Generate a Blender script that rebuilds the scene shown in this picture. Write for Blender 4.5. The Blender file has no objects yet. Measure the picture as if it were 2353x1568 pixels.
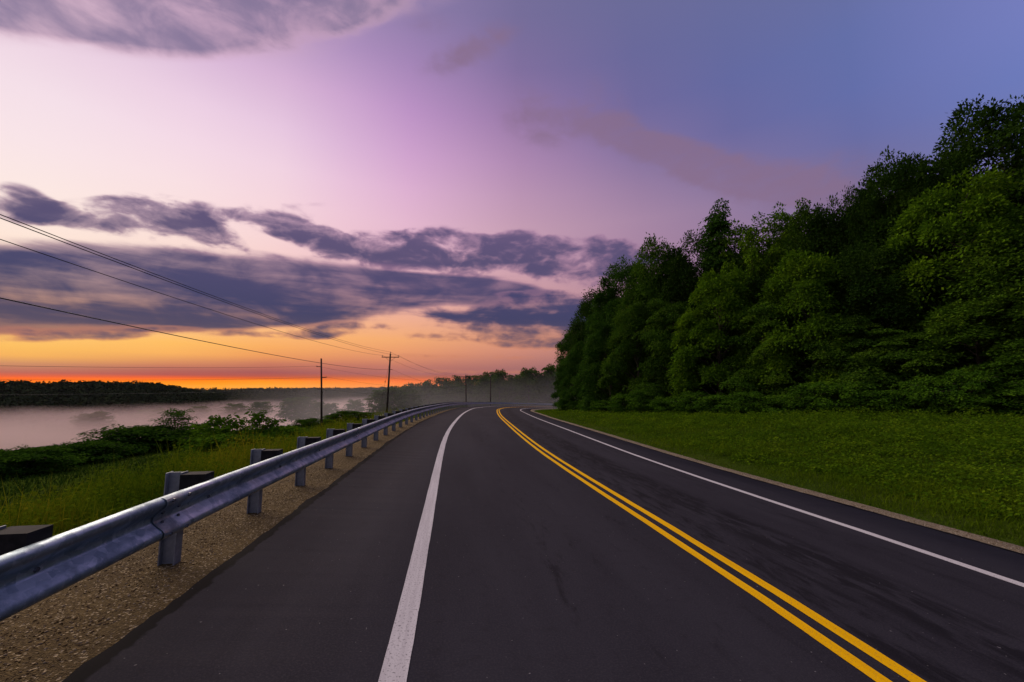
import bpy, math, random
import numpy as np
from mathutils import Matrix, Vector

# ------------------------------------------------------------------ camera
S = bpy.context.scene
C = S.collection
CAM_H, PITCH, FPX = 1.907, math.radians(6.523), 942.0      # FPX: focal length for a 2353 px wide picture
cd = bpy.data.cameras.new('camera'); cam = bpy.data.objects.new('camera', cd); C.objects.link(cam)
cd.sensor_width = 36.0; cd.lens = 14.41; cd.clip_start = 0.05; cd.clip_end = 30000
cam.matrix_world = Matrix.Translation((0, 0, CAM_H)) @ Matrix.Rotation(math.pi/2 + PITCH, 4, 'X') @ Matrix.Rotation(-0.0025, 4, 'Z')
S.camera = cam
S.view_settings.view_transform = 'Standard'; S.view_settings.look = 'None'
S.view_settings.gamma = 1.0; S.view_settings.use_curve_mapping = False
S.view_settings.exposure = 0.5
S.render.engine = 'CYCLES'
S.cycles.use_denoising = True
S.cycles.max_bounces = 8; S.cycles.diffuse_bounces = 3; S.cycles.glossy_bounces = 2
S.cycles.transmission_bounces = 3; S.cycles.volume_bounces = 4; S.cycles.transparent_max_bounces = 8
S.cycles.volume_step_rate = 3.0; S.cycles.volume_max_steps = 256
S.cycles.sample_clamp_indirect = 4.0

CP, SP_ = math.cos(PITCH), math.sin(PITCH)
def ray(px, py):
    """direction (per metre forward) through a point of the 2353x1568 picture"""
    u, v = px - 1176.5, 784.0 - py
    f, up = FPX*CP - v*SP_, FPX*SP_ + v*CP
    return u/f, up/f
def at(px, py, Y):
    a, b = ray(px, py); return Vector((a*Y, Y, CAM_H + b*Y))
def azel(px, py):
    u, v = px - 1176.5, 784.0 - py
    f, up = FPX*CP - v*SP_, FPX*SP_ + v*CP
    return math.degrees(math.atan2(u, f)), math.degrees(math.atan2(up, math.hypot(u, f)))
def pix(az, el):
    a, e = math.radians(az), math.radians(el)
    x, y, z = math.sin(a)*math.cos(e), math.cos(a)*math.cos(e), math.sin(e)
    d, up = y*CP + z*SP_, -y*SP_ + z*CP
    if d < 0.15: return None
    return 1176.5 + x/d*FPX, 784.0 - up/d*FPX

# ------------------------------------------------------------------ node helper
class NT:
    def __init__(s, tree): s.t = tree; s.n = tree.nodes; s.l = tree.links
    def new(s, typ, **kw):
        n = s.n.new(typ)
        for k, v in kw.items(): setattr(n, k, v)
        return n
    def put(s, sock, v):
        if isinstance(v, bpy.types.NodeSocket): s.l.new(v, sock)
        else: sock.default_value = v
    def m(s, op, a, b=None, c=None, clamp=False):
        n = s.new('ShaderNodeMath', operation=op, use_clamp=clamp)
        s.put(n.inputs[0], a)
        if b is not None: s.put(n.inputs[1], b)
        if c is not None: s.put(n.inputs[2], c)
        return n.outputs[0]
    def mr(s, v, a, b, c=0.0, d=1.0, typ='SMOOTHSTEP'):
        n = s.new('ShaderNodeMapRange', interpolation_type=typ)
        for i, q in enumerate((v, a, b, c, d)): s.put(n.inputs[i], q)
        return n.outputs[0]
    def mix(s, f, a, b, blend='MIX'):
        n = s.new('ShaderNodeMix', data_type='RGBA', blend_type=blend)
        s.put(n.inputs[0], f)
        for i, q in ((6, a), (7, b)):
            if isinstance(q, (tuple, list)) and len(q) == 3: q = (*q, 1)
            s.put(n.inputs[i], q)
        return n.outputs[2]
    def noise(s, vec, scale, detail=4, rough=.55, dist=0.0, out=0):
        n = s.new('ShaderNodeTexNoise')
        if vec is not None: s.l.new(vec, n.inputs['Vector'])
        s.put(n.inputs['Scale'], scale); s.put(n.inputs['Detail'], detail); s.put(n.inputs['Roughness'], rough); s.put(n.inputs['Distortion'], dist)
        return n.outputs[out]
    def ramp(s, f, stops, interp='LINEAR'):
        n = s.new('ShaderNodeValToRGB'); r = n.color_ramp; r.interpolation = interp
        while len(r.elements) < len(stops): r.elements.new(0.5)
        for e, (p, c) in zip(r.elements, stops): e.position = p; e.color = (*c[:3], 1)
        s.l.new(f, n.inputs[0]); return n.outputs[0]
    def mapping(s, vec, loc=(0,0,0), rot=(0,0,0), sc=(1,1,1), typ='POINT'):
        n = s.new('ShaderNodeMapping', vector_type=typ); s.l.new(vec, n.inputs[0])
        n.inputs['Location'].default_value = loc; n.inputs['Rotation'].default_value = rot; n.inputs['Scale'].default_value = sc
        return n.outputs[0]
def lin(c): return tuple((v/255/12.92) if v <= 10 else ((v/255+.055)/1.055)**2.4 for v in c)

# ------------------------------------------------------------------ sky
GX = [0, 300, 600, 900, 1200, 1500, 1900, 2353]
GRID = {
 0:   [(236,214,226),(216,190,216),(180,152,190),(138,122,168),(108,106,160),(99,105,162),(99,111,170),(120,130,200)],
 100: [(240,218,228),(228,198,222),(204,168,208),(162,132,184),(118,108,164),(98,104,164),(97,113,177),(113,129,201)],
 200: [(244,225,231),(240,216,232),(224,188,218),(188,146,198),(134,114,170),(102,105,165),(98,112,177),(108,126,197)],
 300: [(247,229,232),(245,220,232),(236,206,227),(198,154,204),(160,128,180),(112,108,165),(102,110,173),(112,124,188)],
 400: [(251,233,228),(249,226,228),(245,217,227),(220,174,212),(180,145,190),(142,122,168),(116,112,163),(118,118,170)],
 500: [(253,233,221),(252,229,221),(248,216,218),(230,186,210),(196,160,190),(166,138,174),(134,118,158),(120,114,160)],
 600: [(253,226,206),(251,223,206),(247,210,206),(230,184,198),(206,166,188),(166,134,168),(138,118,154),(122,112,152)],
 700: [(254,206,152),(252,206,170),(246,193,166),(238,178,162),(214,164,168),(170,134,158),(140,116,146),(122,108,144)],
 780: [(255,198,98),(255,195,98),(254,184,102),(244,172,112),(224,158,134),(174,130,142),(138,110,134),(120,104,134)],
 815: [(245,178,92),(253,182,96),(242,160,92),(232,152,106),(204,138,124),(156,116,130),(130,104,126),(116,100,126)],
 836: [(200,138,104),(204,128,98),(198,118,94),(204,126,102),(180,122,118),(142,106,120),(124,100,120),(112,96,120)],
 855: [(192,104,88),(176,92,86),(166,88,86),(178,106,98),(160,108,112),(132,100,114),(118,96,114),(108,92,114)],
 860: [(225,100,66),(190,92,78),(166,86,84),(176,102,96),(156,106,110),(130,98,112),(116,94,112),(106,90,112)],
 868: [(255,108,36),(255,104,28),(205,88,58),(190,96,80),(154,104,108),(128,97,111),(115,93,111),(105,89,111)],
 874: [(255,122,14),(255,132,6),(255,146,2),(250,112,40),(154,104,108),(128,97,111),(115,93,111),(105,89,111)],
 885: [(255,145,16),(255,158,8),(255,168,4),(255,138,40),(154,104,108),(128,97,111),(115,93,111),(105,89,111)],
 905: [(255,150,10),(255,160,6),(255,165,4),(255,138,40),(154,104,108),(128,97,111),(115,93,111),(105,89,111)]}
GY = sorted(GRID); GA = np.array([[lin(c) for c in GRID[y]] for y in GY])
GA[:, 4:, :] *= np.array([.95, .91, .86])[None, None]
GA[13:, :4, 2] *= .3; GA[13:, :4, 0] *= 1.18; GA[13:, :4, 1] *= 1.06
ZEN, BACK, BACKLOW = lin((126,122,152)), lin((114,122,152)), lin((124,118,138))
def base_col(az, el):
    p = pix(max(-54, min(54, az)), min(el, 44))
    x = min(max(p[0], 0), 2353); y = min(max(p[1], 0), 905)
    i = min(np.searchsorted(GX, x, 'right')-1, len(GX)-2); j = min(np.searchsorted(GY, y, 'right')-1, len(GY)-2)
    fx = (x-GX[i])/(GX[i+1]-GX[i]); fy = (y-GY[j])/(GY[j+1]-GY[j])
    c = (GA[j,i]*(1-fx)+GA[j,i+1]*fx)*(1-fy) + (GA[j+1,i]*(1-fx)+GA[j+1,i+1]*fx)*fy
    k = min(max((el-34)/50, 0), 1); c = c*(1-k) + np.array(ZEN)*k
    b = min(max((abs(az)-60)/90, 0), 1); b = b*b*(3-2*b)
    q = min(max(el/35, 0), 1); bc = np.array(BACKLOW)*(1-q) + np.array(BACK)*q
    bc = bc*(1-k) + np.array(ZEN)*k
    return c*(1-b) + bc*b

W = bpy.data.worlds.new('World'); S.world = W; W.use_nodes = True
N = NT(W.node_tree); N.n.clear()
tc = N.new('ShaderNodeTexCoord'); sx = N.new('ShaderNodeSeparateXYZ'); N.l.new(tc.outputs['Generated'], sx.inputs[0])
dx, dy, dz = sx.outputs
az = N.m('MULTIPLY', N.m('ARCTAN2', dx, dy), 180/math.pi)
el = N.m('MULTIPLY', N.m('ARCSINE', dz), 180/math.pi)
elc = N.m('MAXIMUM', el, 0.0)
pos = N.m('SQRT', N.m('DIVIDE', elc, 90.0))
ELS = [0, .3, .6, .9, 1.2, 1.5, 1.9, 2.3, 3, 3.8, 5, 6.5, 8.5, 11, 14, 18, 22, 26, 30, 35, 40, 45, 60, 90]
AZS = [-180, -130, -90, -62, -50, -40, -31, -23, -15, -7, 1, 9, 18, 30, 42, 54, 80, 120, 180]
col = None
for i, a in enumerate(AZS):
    c = N.ramp(pos, [(math.sqrt(e/90), base_col(a, e)) for e in ELS])
    col = c if col is None else N.mix(N.mr(az, AZS[i-1], a, typ='LINEAR'), col, c)
# clouds: groups of soft ellipses in (azimuth, elevation), broken up by noise
P = N.new('ShaderNodeCombineXYZ'); N.l.new(az, P.inputs[0]); N.l.new(el, P.inputs[1]); P = P.outputs[0]
def blobs(lst, P):
    tot = None
    for (px, py, rx, ry, tilt, amp) in lst:
        a0, e0 = azel(px, py); a1, e1 = azel(px+rx, py); a2, e2 = azel(px, py-ry)
        ra = math.hypot(a1-a0, e1-e0); re = math.hypot(a2-a0, e2-e0)
        t = math.atan2(e1-e0, a1-a0) - math.radians(tilt)
        v = N.mapping(P, (a0, e0, 0), (0, 0, t), (ra*1.75, re*1.75, 1), 'TEXTURE')
        g = N.new('ShaderNodeTexGradient', gradient_type='SPHERICAL'); N.l.new(v, g.inputs[0])
        q = N.m('MULTIPLY', g.outputs[1], amp)
        tot = q if tot is None else N.m('ADD', tot, q)
    return tot
n1 = N.noise(N.mapping(P, sc=(.17, .36, 1)), 1.0, 8, .52, .5)
n2 = N.noise(N.mapping(P, (7, 3, 0), (0, 0, .05), (.035, .36, 1)), 1.0, 7, .55, .35)
n3 = N.noise(N.mapping(P, (3, 9, 0), sc=(.55, 1.0, 1)), 1.0, 6, .55, .4)
def wig(k1, k2, k3):
    s = N.m('MULTIPLY', N.m('SUBTRACT', n1, .5), k1)
    s = N.m('ADD', s, N.m('MULTIPLY', N.m('SUBTRACT', n2, .5), k2))
    return N.m('ADD', s, N.m('MULTIPLY', N.m('SUBTRACT', n3, .5), k3))
def field(lst, w):
    b = N.m('MINIMUM', blobs(lst, P), 1.0)
    return N.m('ADD', b, N.m('MULTIPLY', wig(*w), N.mr(b, .02, .45)))
def layer(col, lst, color, w, lo, hi, alpha):
    F = field(lst, w)
    a = N.m('MULTIPLY', N.mr(F, lo, hi), alpha)
    return N.mix(a, col, color)
UP = [(50,468,55,34,25,1.1),(125,490,60,20,12,1.0),(235,515,55,22,15,.9),(200,470,70,16,0,.45),(390,500,100,36,12,1.35),(490,540,60,22,25,1.0),(300,470,60,14,5,.4),
      (565,497,50,14,5,.7),(660,512,75,26,10,1.1),(730,548,80,26,20,1.1),(830,575,85,32,10,1.1),(930,580,75,36,5,1.15),(1050,582,95,42,5,1.3),(1020,555,80,20,0,.7),
      (1190,592,60,38,0,1.0),(1310,598,150,42,6,1.5),(1400,585,110,30,8,1.1),(1180,555,110,16,4,.6),(430,560,90,12,5,.45),(560,590,140,14,3,.4),(700,470,100,10,0,.25),(450,472,60,14,5,.45)]
MAIN = [(60,600,160,40,4,.75),(40,680,320,62,0,1.3),(330,620,150,38,5,.7),(300,690,330,52,0,1.35),(560,640,260,40,2,.9),(600,700,260,42,0,1.2),(830,640,300,30,2,1.0),(900,668,260,28,3,1.2),
        (1080,672,150,22,5,1.2),(1170,665,60,16,10,.8),(760,705,150,26,-3,.9),(120,735,240,22,0,1.0),(420,735,240,16,0,.8)]
LOW = [(120,762,150,15,2,.75),(60,778,110,9,-4,.6),(290,755,120,12,0,.5),(230,772,80,8,0,.5),(620,765,180,9,1,.65),(760,758,55,14,-12,1.1),(860,752,130,12,0,.65),(950,770,45,9,6,.8),(1010,772,40,10,8,.7),
       (1010,722,90,12,4,.8),(1100,748,60,10,0,.5),(1230,722,120,28,-4,1.0),(1220,752,160,34,6,1.2),(1290,700,120,22,3,1.0),(1250,785,150,20,4,.8),(1270,672,40,7,5,.55),(1180,680,30,8,5,.5),
       (1120,855,260,6,0,.5),(1100,820,230,8,0,.35)]
TOPC = [(60,20,190,50,0,1.0),(250,25,260,66,6,1.35),(480,20,250,62,0,1.2),(330,80,230,32,5,.7),(640,20,220,55,-4,.8),(800,50,120,34,-20,.55),(100,-40,420,60,0,1.2),(560,-40,420,60,0,1.0)]
WISP = [(1090,115,85,34,-18,.9),(1040,135,60,22,-10,.5),(985,50,50,26,0,.4),(1240,290,70,40,10,.85),(1400,305,180,32,12,.95),(1560,370,200,38,17,1.15),(1740,415,200,40,12,1.25),(1880,400,120,36,-12,.8),(1400,235,60,34,30,.5),(1850,440,170,26,8,.8)]
col = layer(col, WISP, lin((134,108,136)), (1.7,.5,.7), .0, 1.25, .76)
col = layer(col, TOPC, lin((202,164,186)), (1.2,.6,.3), -.05, .85, .72)
col = layer(col, TOPC, lin((112,105,142)), (1.8,.6,.4), .30, 1.4, .80)
edge = N.ramp(pos, [(math.sqrt(4/90), lin((205,128,96))), (math.sqrt(7.5/90), lin((196,134,112))), (math.sqrt(10/90), lin((158,116,128))), (math.sqrt(14/90), lin((150,112,140))), (math.sqrt(22/90), lin((158,120,155)))])
core = N.ramp(pos, [(math.sqrt(4.5/90), lin((112,90,104))), (math.sqrt(6.5/90), lin((74,72,98))), (math.sqrt(9.5/90), lin((54,62,100))), (math.sqrt(13/90), lin((66,67,106))), (math.sqrt(18/90), lin((86,78,114))), (math.sqrt(24/90), lin((98,84,124)))])
for lst, w, lo, hi, va in ((UP,(3.0,.2,1.0),.17,.8,.5),(MAIN,(.8,1.5,.3),.10,.66,.7),(LOW,(1.8,2.0,.8),.15,.7,.5)):
    F = field(lst, w)
    col = N.mix(N.m('MULTIPLY', N.mr(F, lo, hi), .70), col, edge)
    dens = N.m('ADD', 1.0-.55*va, N.m('MULTIPLY', N.mr(N.m('ADD', N.m('MULTIPLY', n2, .6), N.m('MULTIPLY', n1, .4)), .36, .58), .55*va))
    col = N.mix(N.m('MULTIPLY', N.m('MULTIPLY', N.mr(F, lo+.22, hi+.42), .95), dens), col, core)
bg = N.new('ShaderNodeBackground'); N.l.new(col, bg.inputs[0]); bg.inputs[1].default_value = 0.72
ow = N.new('ShaderNodeOutputWorld'); N.l.new(bg.outputs[0], ow.inputs[0])

# soft lamp added toward the bright left sky to brighten grass and trees
sd = bpy.data.lights.new('fill_sun', 'SUN'); sd.energy = 1.5; sd.angle = math.radians(50); sd.color = (1.0, .83, .64)
fill_sun = bpy.data.objects.new('fill_sun', sd); C.objects.link(fill_sun)
A0, E0 = math.radians(-44), math.radians(38)
fill_sun.rotation_euler = Vector((-math.sin(A0)*math.cos(E0), -math.cos(A0)*math.cos(E0), -math.sin(E0))).to_track_quat('-Z', 'Y').to_euler()

# centre line of the road every 2 m: x, y, z, heading, cross slope
ROAD=[2.8549,0.0,0.0,-0.1038,0.0703,
2.6226,1.9864,0.0165,-0.1245,0.0704,
2.3573,3.9687,0.0119,-0.1381,0.0706,
2.0735,5.9485,-0.0138,-0.1445,0.0707,
1.7841,7.9274,-0.0513,-0.1452,0.0709,
1.4971,9.9067,-0.0832,-0.1427,0.0711,
1.2188,11.8873,-0.1093,-0.1369,0.0712,
0.9556,13.8699,-0.1293,-0.128,0.0714,
0.7137,15.8552,-0.1439,-0.1161,0.0715,
0.495,17.8432,-0.161,-0.1051,0.0717,
0.2956,19.8332,-0.1834,-0.0964,0.0719,
0.1109,21.8247,-0.2112,-0.09,0.072,
-0.0636,23.817,-0.2443,-0.0858,0.0722,
-0.2324,25.8099,-0.2828,-0.0839,0.0723,
-0.3985,27.803,-0.324,-0.0824,0.0721,
-0.5603,29.7964,-0.3662,-0.0798,0.0718,
-0.7158,31.7904,-0.4092,-0.0762,0.0715,
-0.8629,33.785,-0.4531,-0.0716,0.0713,
-0.9995,35.7803,-0.4979,-0.0659,0.071,
-1.1241,37.7764,-0.5435,-0.0599,0.0708,
-1.2375,39.7732,-0.59,-0.0546,0.0705,
-1.3414,41.7705,-0.6373,-0.0501,0.0702,
-1.4372,43.7682,-0.6854,-0.0465,0.07,
-1.5266,45.7662,-0.7344,-0.0436,0.0697,
-1.6108,47.7644,-0.7849,-0.041,0.0694,
-1.6891,49.7629,-0.8392,-0.0377,0.0692,
-1.7596,51.7616,-0.8975,-0.0333,0.0689,
-1.8203,53.7607,-0.9597,-0.0281,0.0686,
-1.8694,55.7601,-1.0258,-0.0219,0.0684,
-1.905,57.7598,-1.0959,-0.0148,0.0681,
-1.9254,59.7597,-1.1683,-0.0069,0.0678,
-1.9295,61.7597,-1.2401,0.0015,0.0676,
-1.9163,63.7596,-1.3112,0.0104,0.0673,
-1.8848,65.7594,-1.3817,0.0197,0.0672,
-1.8342,67.7587,-1.4515,0.0294,0.0672,
-1.7635,69.7574,-1.5207,0.0397,0.0672,
-1.6719,71.7553,-1.5892,0.0503,0.0672,
-1.5585,73.7521,-1.6585,0.0613,0.0672,
-1.4229,75.7475,-1.7288,0.0726,0.0672,
-1.2645,77.7412,-1.8001,0.0842,0.0672,
-1.0827,79.7329,-1.8725,0.096,0.0672,
-0.877,81.7223,-1.9459,0.1081,0.0672,
-0.647,83.709,-2.0203,0.1205,0.0672,
-0.392,85.6927,-2.0958,0.1331,0.0672,
-0.1117,87.6729,-2.1724,0.1461,0.0672,
0.1945,89.6493,-2.25,0.1593,0.0672,
0.5272,91.6214,-2.3285,0.1728,0.0672,
0.8872,93.5888,-2.4079,0.1869,0.0672,
1.2754,95.5507,-2.4879,0.2015,0.0672,
1.6927,97.5067,-2.5686,0.2166,0.0672,
2.1402,99.4559,-2.65,0.2323,0.0672,
2.6187,101.3978,-2.7321,0.2485,0.0672,
3.1292,103.3316,-2.8149,0.2652,0.0672,
3.6727,105.2563,-2.8984,0.2825,0.0672,
4.2499,107.1711,-2.9826,0.3003,0.0672,
4.8617,109.0752,-3.0676,0.3186,0.0672,
5.509,110.9676,-3.1532,0.3375,0.0672,
6.1924,112.8471,-3.2395,0.3569,0.0672,
6.9127,114.7129,-3.3265,0.3769,0.0672,
7.6708,116.5636,-3.4143,0.3974,0.0672,
8.4673,118.3981,-3.5027,0.4184,0.0672,
9.3027,120.2152,-3.5919,0.44,0.0672,
10.1777,122.0136,-3.6817,0.4621,0.0672,
11.0927,123.792,-3.7722,0.4848,0.0672,
12.0483,125.5489,-3.8635,0.5079,0.0672,
13.0449,127.2828,-3.9554,0.5317,0.0672,
14.0827,128.9924,-4.0477,0.5556,0.0672,
15.1612,130.6767,-4.1399,0.5796,0.0672,
16.2797,132.3346,-4.2321,0.6035,0.0672,
17.4375,133.9653,-4.3244,0.6274,0.0672,
18.634,135.5679,-4.4166,0.6514,0.0672,
19.8686,137.1413,-4.5088,0.6753,0.0672]
LANE, WS, YG = 3.205, 1.709, .1217
PE = LANE + WS; PER = PE - .13                   # pavement edge, left and right
RAIL_O, POST_O = -5.212, -5.50
RAIL_G, RAIL_T, WDEP = -.095, .772, .33          # ground drop at the rail, rail top above it, depth of the beam
PSP, SP0 = 1.6858, 4.842
R_ = np.array(ROAD).reshape(-1, 5)
s_known = np.arange(len(R_))*2.0
def ext():
    s0, s1 = np.arange(-60, 0, 1.0), np.arange(s_known[-1]+1, 420, 1.0)
    sk = np.arange(0, s_known[-1]+.1, 1.0)
    K = [np.interp(sk, s_known, R_[:, i]) for i in range(5)]
    p0 = K[3][0]
    back = [K[0][0]+s0*math.sin(p0), K[1][0]+s0*math.cos(p0), K[2][0]+0*s0, p0+0*s0, K[4][0]+0*s0]
    kk = .012*np.clip(1-(s1-s_known[-1])/140, 0, 1); psi = K[3][-1]+np.cumsum(kk)
    fx, fy = K[0][-1]+np.cumsum(np.sin(psi)), K[1][-1]+np.cumsum(np.cos(psi))
    fz = K[2][-1] - .045*(s1-s1[0]+1)*np.clip(1-(s1-s1[0])/500, .2, 1)
    fwd = [fx, fy, fz, psi, K[4][-1]*np.clip(1-(s1-s1[0])/120, 0, 1)]
    return [np.concatenate([s0, sk, s1])] + [np.concatenate([a, b, c]) for a, b, c in zip(back, K, fwd)]
RS, RX, RY, RZ, RP, RE_ = ext()
def road_at(s, o, dz=0.0):
    s = np.asarray(s, float)
    x, y, z, p, e = [np.interp(s, RS, q) for q in (RX, RY, RZ, RP, RE_)]
    return np.stack([x+o*np.cos(p), y-o*np.sin(p), z-e*o+dz], -1)
def to_road(x, y):
    x, y = np.atleast_1d(np.asarray(x, float)), np.atleast_1d(np.asarray(y, float))
    s = np.empty_like(x); o = np.empty_like(x)
    for a in range(0, len(x), 20000):
        X, Y = x[a:a+20000], y[a:a+20000]
        j = ((X[:, None]-RX[None])**2+(Y[:, None]-RY[None])**2).argmin(1)
        u, v = X-RX[j], Y-RY[j]
        s[a:a+20000] = RS[j] + u*np.sin(RP[j]) + v*np.cos(RP[j]); 
        side = u*np.cos(RP[j]) - v*np.sin(RP[j])
        o[a:a+20000] = np.sign(side)*np.hypot(u, v)
    return s, o
def smooth(a, b, x):
    t = np.clip((x-a)/(b-a), 0, 1); return t*t*(3-2*t)
def wav(x, y):
    return (np.sin(x*.31+1.3*np.sin(y*.17))+np.sin(y*.37+1.1*np.sin(x*.23))+.6*np.sin(x*.83+y*.71))/2.6
LT = np.array([0, .8, 3, 6, 10, 20, 32, 60, 90, 130, 175, 225, 300, 3000]); LZ = np.array([-.34, -.42, -.88, -1.45, -2.0, -2.75, -4.1, -6.3, -8.9, -12.8, -19.5, -27, -31, -31])
RT = np.array([0, 1.0, 3, 6, 10, 20, 30, 60, 200, 3000.]); RZP = np.array([-.20, -.19, -.10, .12, .42, .95, 1.7, 4.5, 14, 20])
def terrain(x, y):
    x, y = np.atleast_1d(np.asarray(x, float)), np.atleast_1d(np.asarray(y, float))
    s, o = to_road(x, y)
    zc, e = np.interp(s, RS, RZ), np.interp(s, RS, RE_)
    zc = np.maximum(zc, -9)
    L0 = 6.35
    tl, tr = -o-L0, o-PE
    z = zc - e*np.clip(o, -L0, PE) - .30
    n = wav(x, y)
    zl = zc + e*L0 + np.interp(tl, LT, LZ) + n*.12*smooth(1, 12, tl)
    zr = zc - e*PE + np.interp(tr, RT, RZP) + (n*.10+wav(x*2.9, y*2.9)*.05)*smooth(1.5, 8, tr)
    z = np.where(tl > 0, zl, np.where(tr > 0, zr, z))
    z = np.maximum(z, -31)
    r = np.hypot(x, y); a = np.degrees(np.arctan2(x, y))
    far = smooth(1000, 1700, r)
    z = z*(1-far) + far*(-27)
    z = z + 31*np.exp(-((r-650)/150)**2)*(1-smooth(-42, -31, a))*smooth(-150, -120, a)
    z = z + 23*np.exp(-((r-930)/230)**2)*smooth(-40, -32, a)*(1-smooth(-19, -8, a))*(1-far*.8)
    z = z + 25*np.exp(-((r-780)/170)**2)*smooth(-21, -9, a)*(1-smooth(60, 90, a))
    z = z + 5*smooth(1600, 2600, r)
    return z
def terr(x, y): return float(terrain(x, y)[0])

# ------------------------------------------------------------------ mesh / object helpers
rng = np.random.default_rng(11)
def mesh_np(name, V, F, mat=None, tint=None, smooth_=False, uv=None):
    V = np.ascontiguousarray(V, np.float32); F = np.ascontiguousarray(F, np.int32)
    me = bpy.data.meshes.new(name); k = F.shape[1]
    me.vertices.add(len(V)); me.vertices.foreach_set('co', V.ravel())
    me.loops.add(F.size); me.loops.foreach_set('vertex_index', F.ravel())
    me.polygons.add(len(F)); me.polygons.foreach_set('loop_start', np.arange(0, F.size, k, dtype=np.int32))
    try: me.polygons.foreach_set('loop_total', np.full(len(F), k, np.int32))
    except Exception: pass
    if smooth_: me.polygons.foreach_set('use_smooth', np.ones(len(F), bool))
    if tint is not None:
        a = me.attributes.new('tint', 'FLOAT', 'POINT'); a.data.foreach_set('value', np.ascontiguousarray(tint, np.float32))
    if uv is not None:
        l = me.uv_layers.new(name='uv'); l.data.foreach_set('uv', np.ascontiguousarray(np.asarray(uv, np.float32)[F.ravel()]).ravel())
    me.update(calc_edges=True); me.validate()
    if mat: me.materials.append(mat)
    return me
def link(name, data, parent=None, **props):
    o = bpy.data.objects.new(name, data); C.objects.link(o)
    if parent: o.parent = parent
    for k, v in props.items(): o[k] = v
    return o
def thing(name, label, cat, loc=(0,0,0), rz=0, group=None):
    o = link(name, None, label=label, category=cat); o.location = loc; o.rotation_euler = (0, 0, rz)
    o.empty_display_size = .2
    if group: o['group'] = group
    return o
class MB:
    def __init__(s): s.v = []; s.f = []
    def add(s, V, F):
        b = len(s.v); s.v += [tuple(map(float, p)) for p in V]; s.f += [tuple(i+b for i in f) for f in F]; return s
    def box(s, c, d, rz=0):
        x, y, z = [q/2 for q in d]; ca, sa = math.cos(rz), math.sin(rz)
        V = [(c[0]+a*ca-b*sa, c[1]+a*sa+b*ca, c[2]+e) for a, b, e in ((-x,-y,-z),(x,-y,-z),(x,y,-z),(-x,y,-z),(-x,-y,z),(x,-y,z),(x,y,z),(-x,y,z))]
        return s.add(V, [(0,3,2,1),(4,5,6,7),(0,1,5,4),(1,2,6,5),(2,3,7,6),(3,0,4,7)])
    def tube(s, pts, rad, n=6, cap=True):
        pts = [Vector(p) for p in pts]; rad = rad if hasattr(rad, '__len__') else [rad]*len(pts); rings = []
        for i, p in enumerate(pts):
            t = (pts[min(i+1, len(pts)-1)] - pts[max(i-1, 0)]).normalized()
            u = t.cross(Vector((0,0,1)) if abs(t.z) < .95 else Vector((1,0,0))).normalized(); w = t.cross(u)
            rings.append([p + (u*math.cos(2*math.pi*k/n)+w*math.sin(2*math.pi*k/n))*rad[i] for k in range(n)])
        F = [(i*n+k, i*n+(k+1)%n, (i+1)*n+(k+1)%n, (i+1)*n+k) for i in range(len(pts)-1) for k in range(n)]
        if cap: F += [tuple(range(n-1,-1,-1)), tuple((len(pts)-1)*n+k for k in range(n))]
        return s.add([q for r in rings for q in r], F)
    def mesh(s, name, mat, sm=False):
        me = bpy.data.meshes.new(name); me.from_pydata(s.v, [], s.f); me.materials.append(mat)
        if sm: me.polygons.foreach_set('use_smooth', np.ones(len(me.polygons), bool))
        me.update(); return me
def material(name, rough=.8, spec=.3, metal=0.0):
    m = bpy.data.materials.new(name); m.use_nodes = True; T = NT(m.node_tree)
    b = T.n['Principled BSDF']; b.inputs['Roughness'].default_value = rough; b.inputs['Specular IOR Level'].default_value = spec; b.inputs['Metallic'].default_value = metal
    return m, T, b
def bump(T, b, h, strength, dist):
    n = T.new('ShaderNodeBump'); n.inputs['Strength'].default_value = strength; n.inputs['Distance'].default_value = dist
    T.l.new(h, n.inputs['Height']); T.l.new(n.outputs[0], b.inputs['Normal'])
def obco(T): return T.new('ShaderNodeTexCoord').outputs['Object']
def attr(T, name='tint'):
    n = T.new('ShaderNodeAttribute'); n.attribute_name = name; return n.outputs['Fac']

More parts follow.
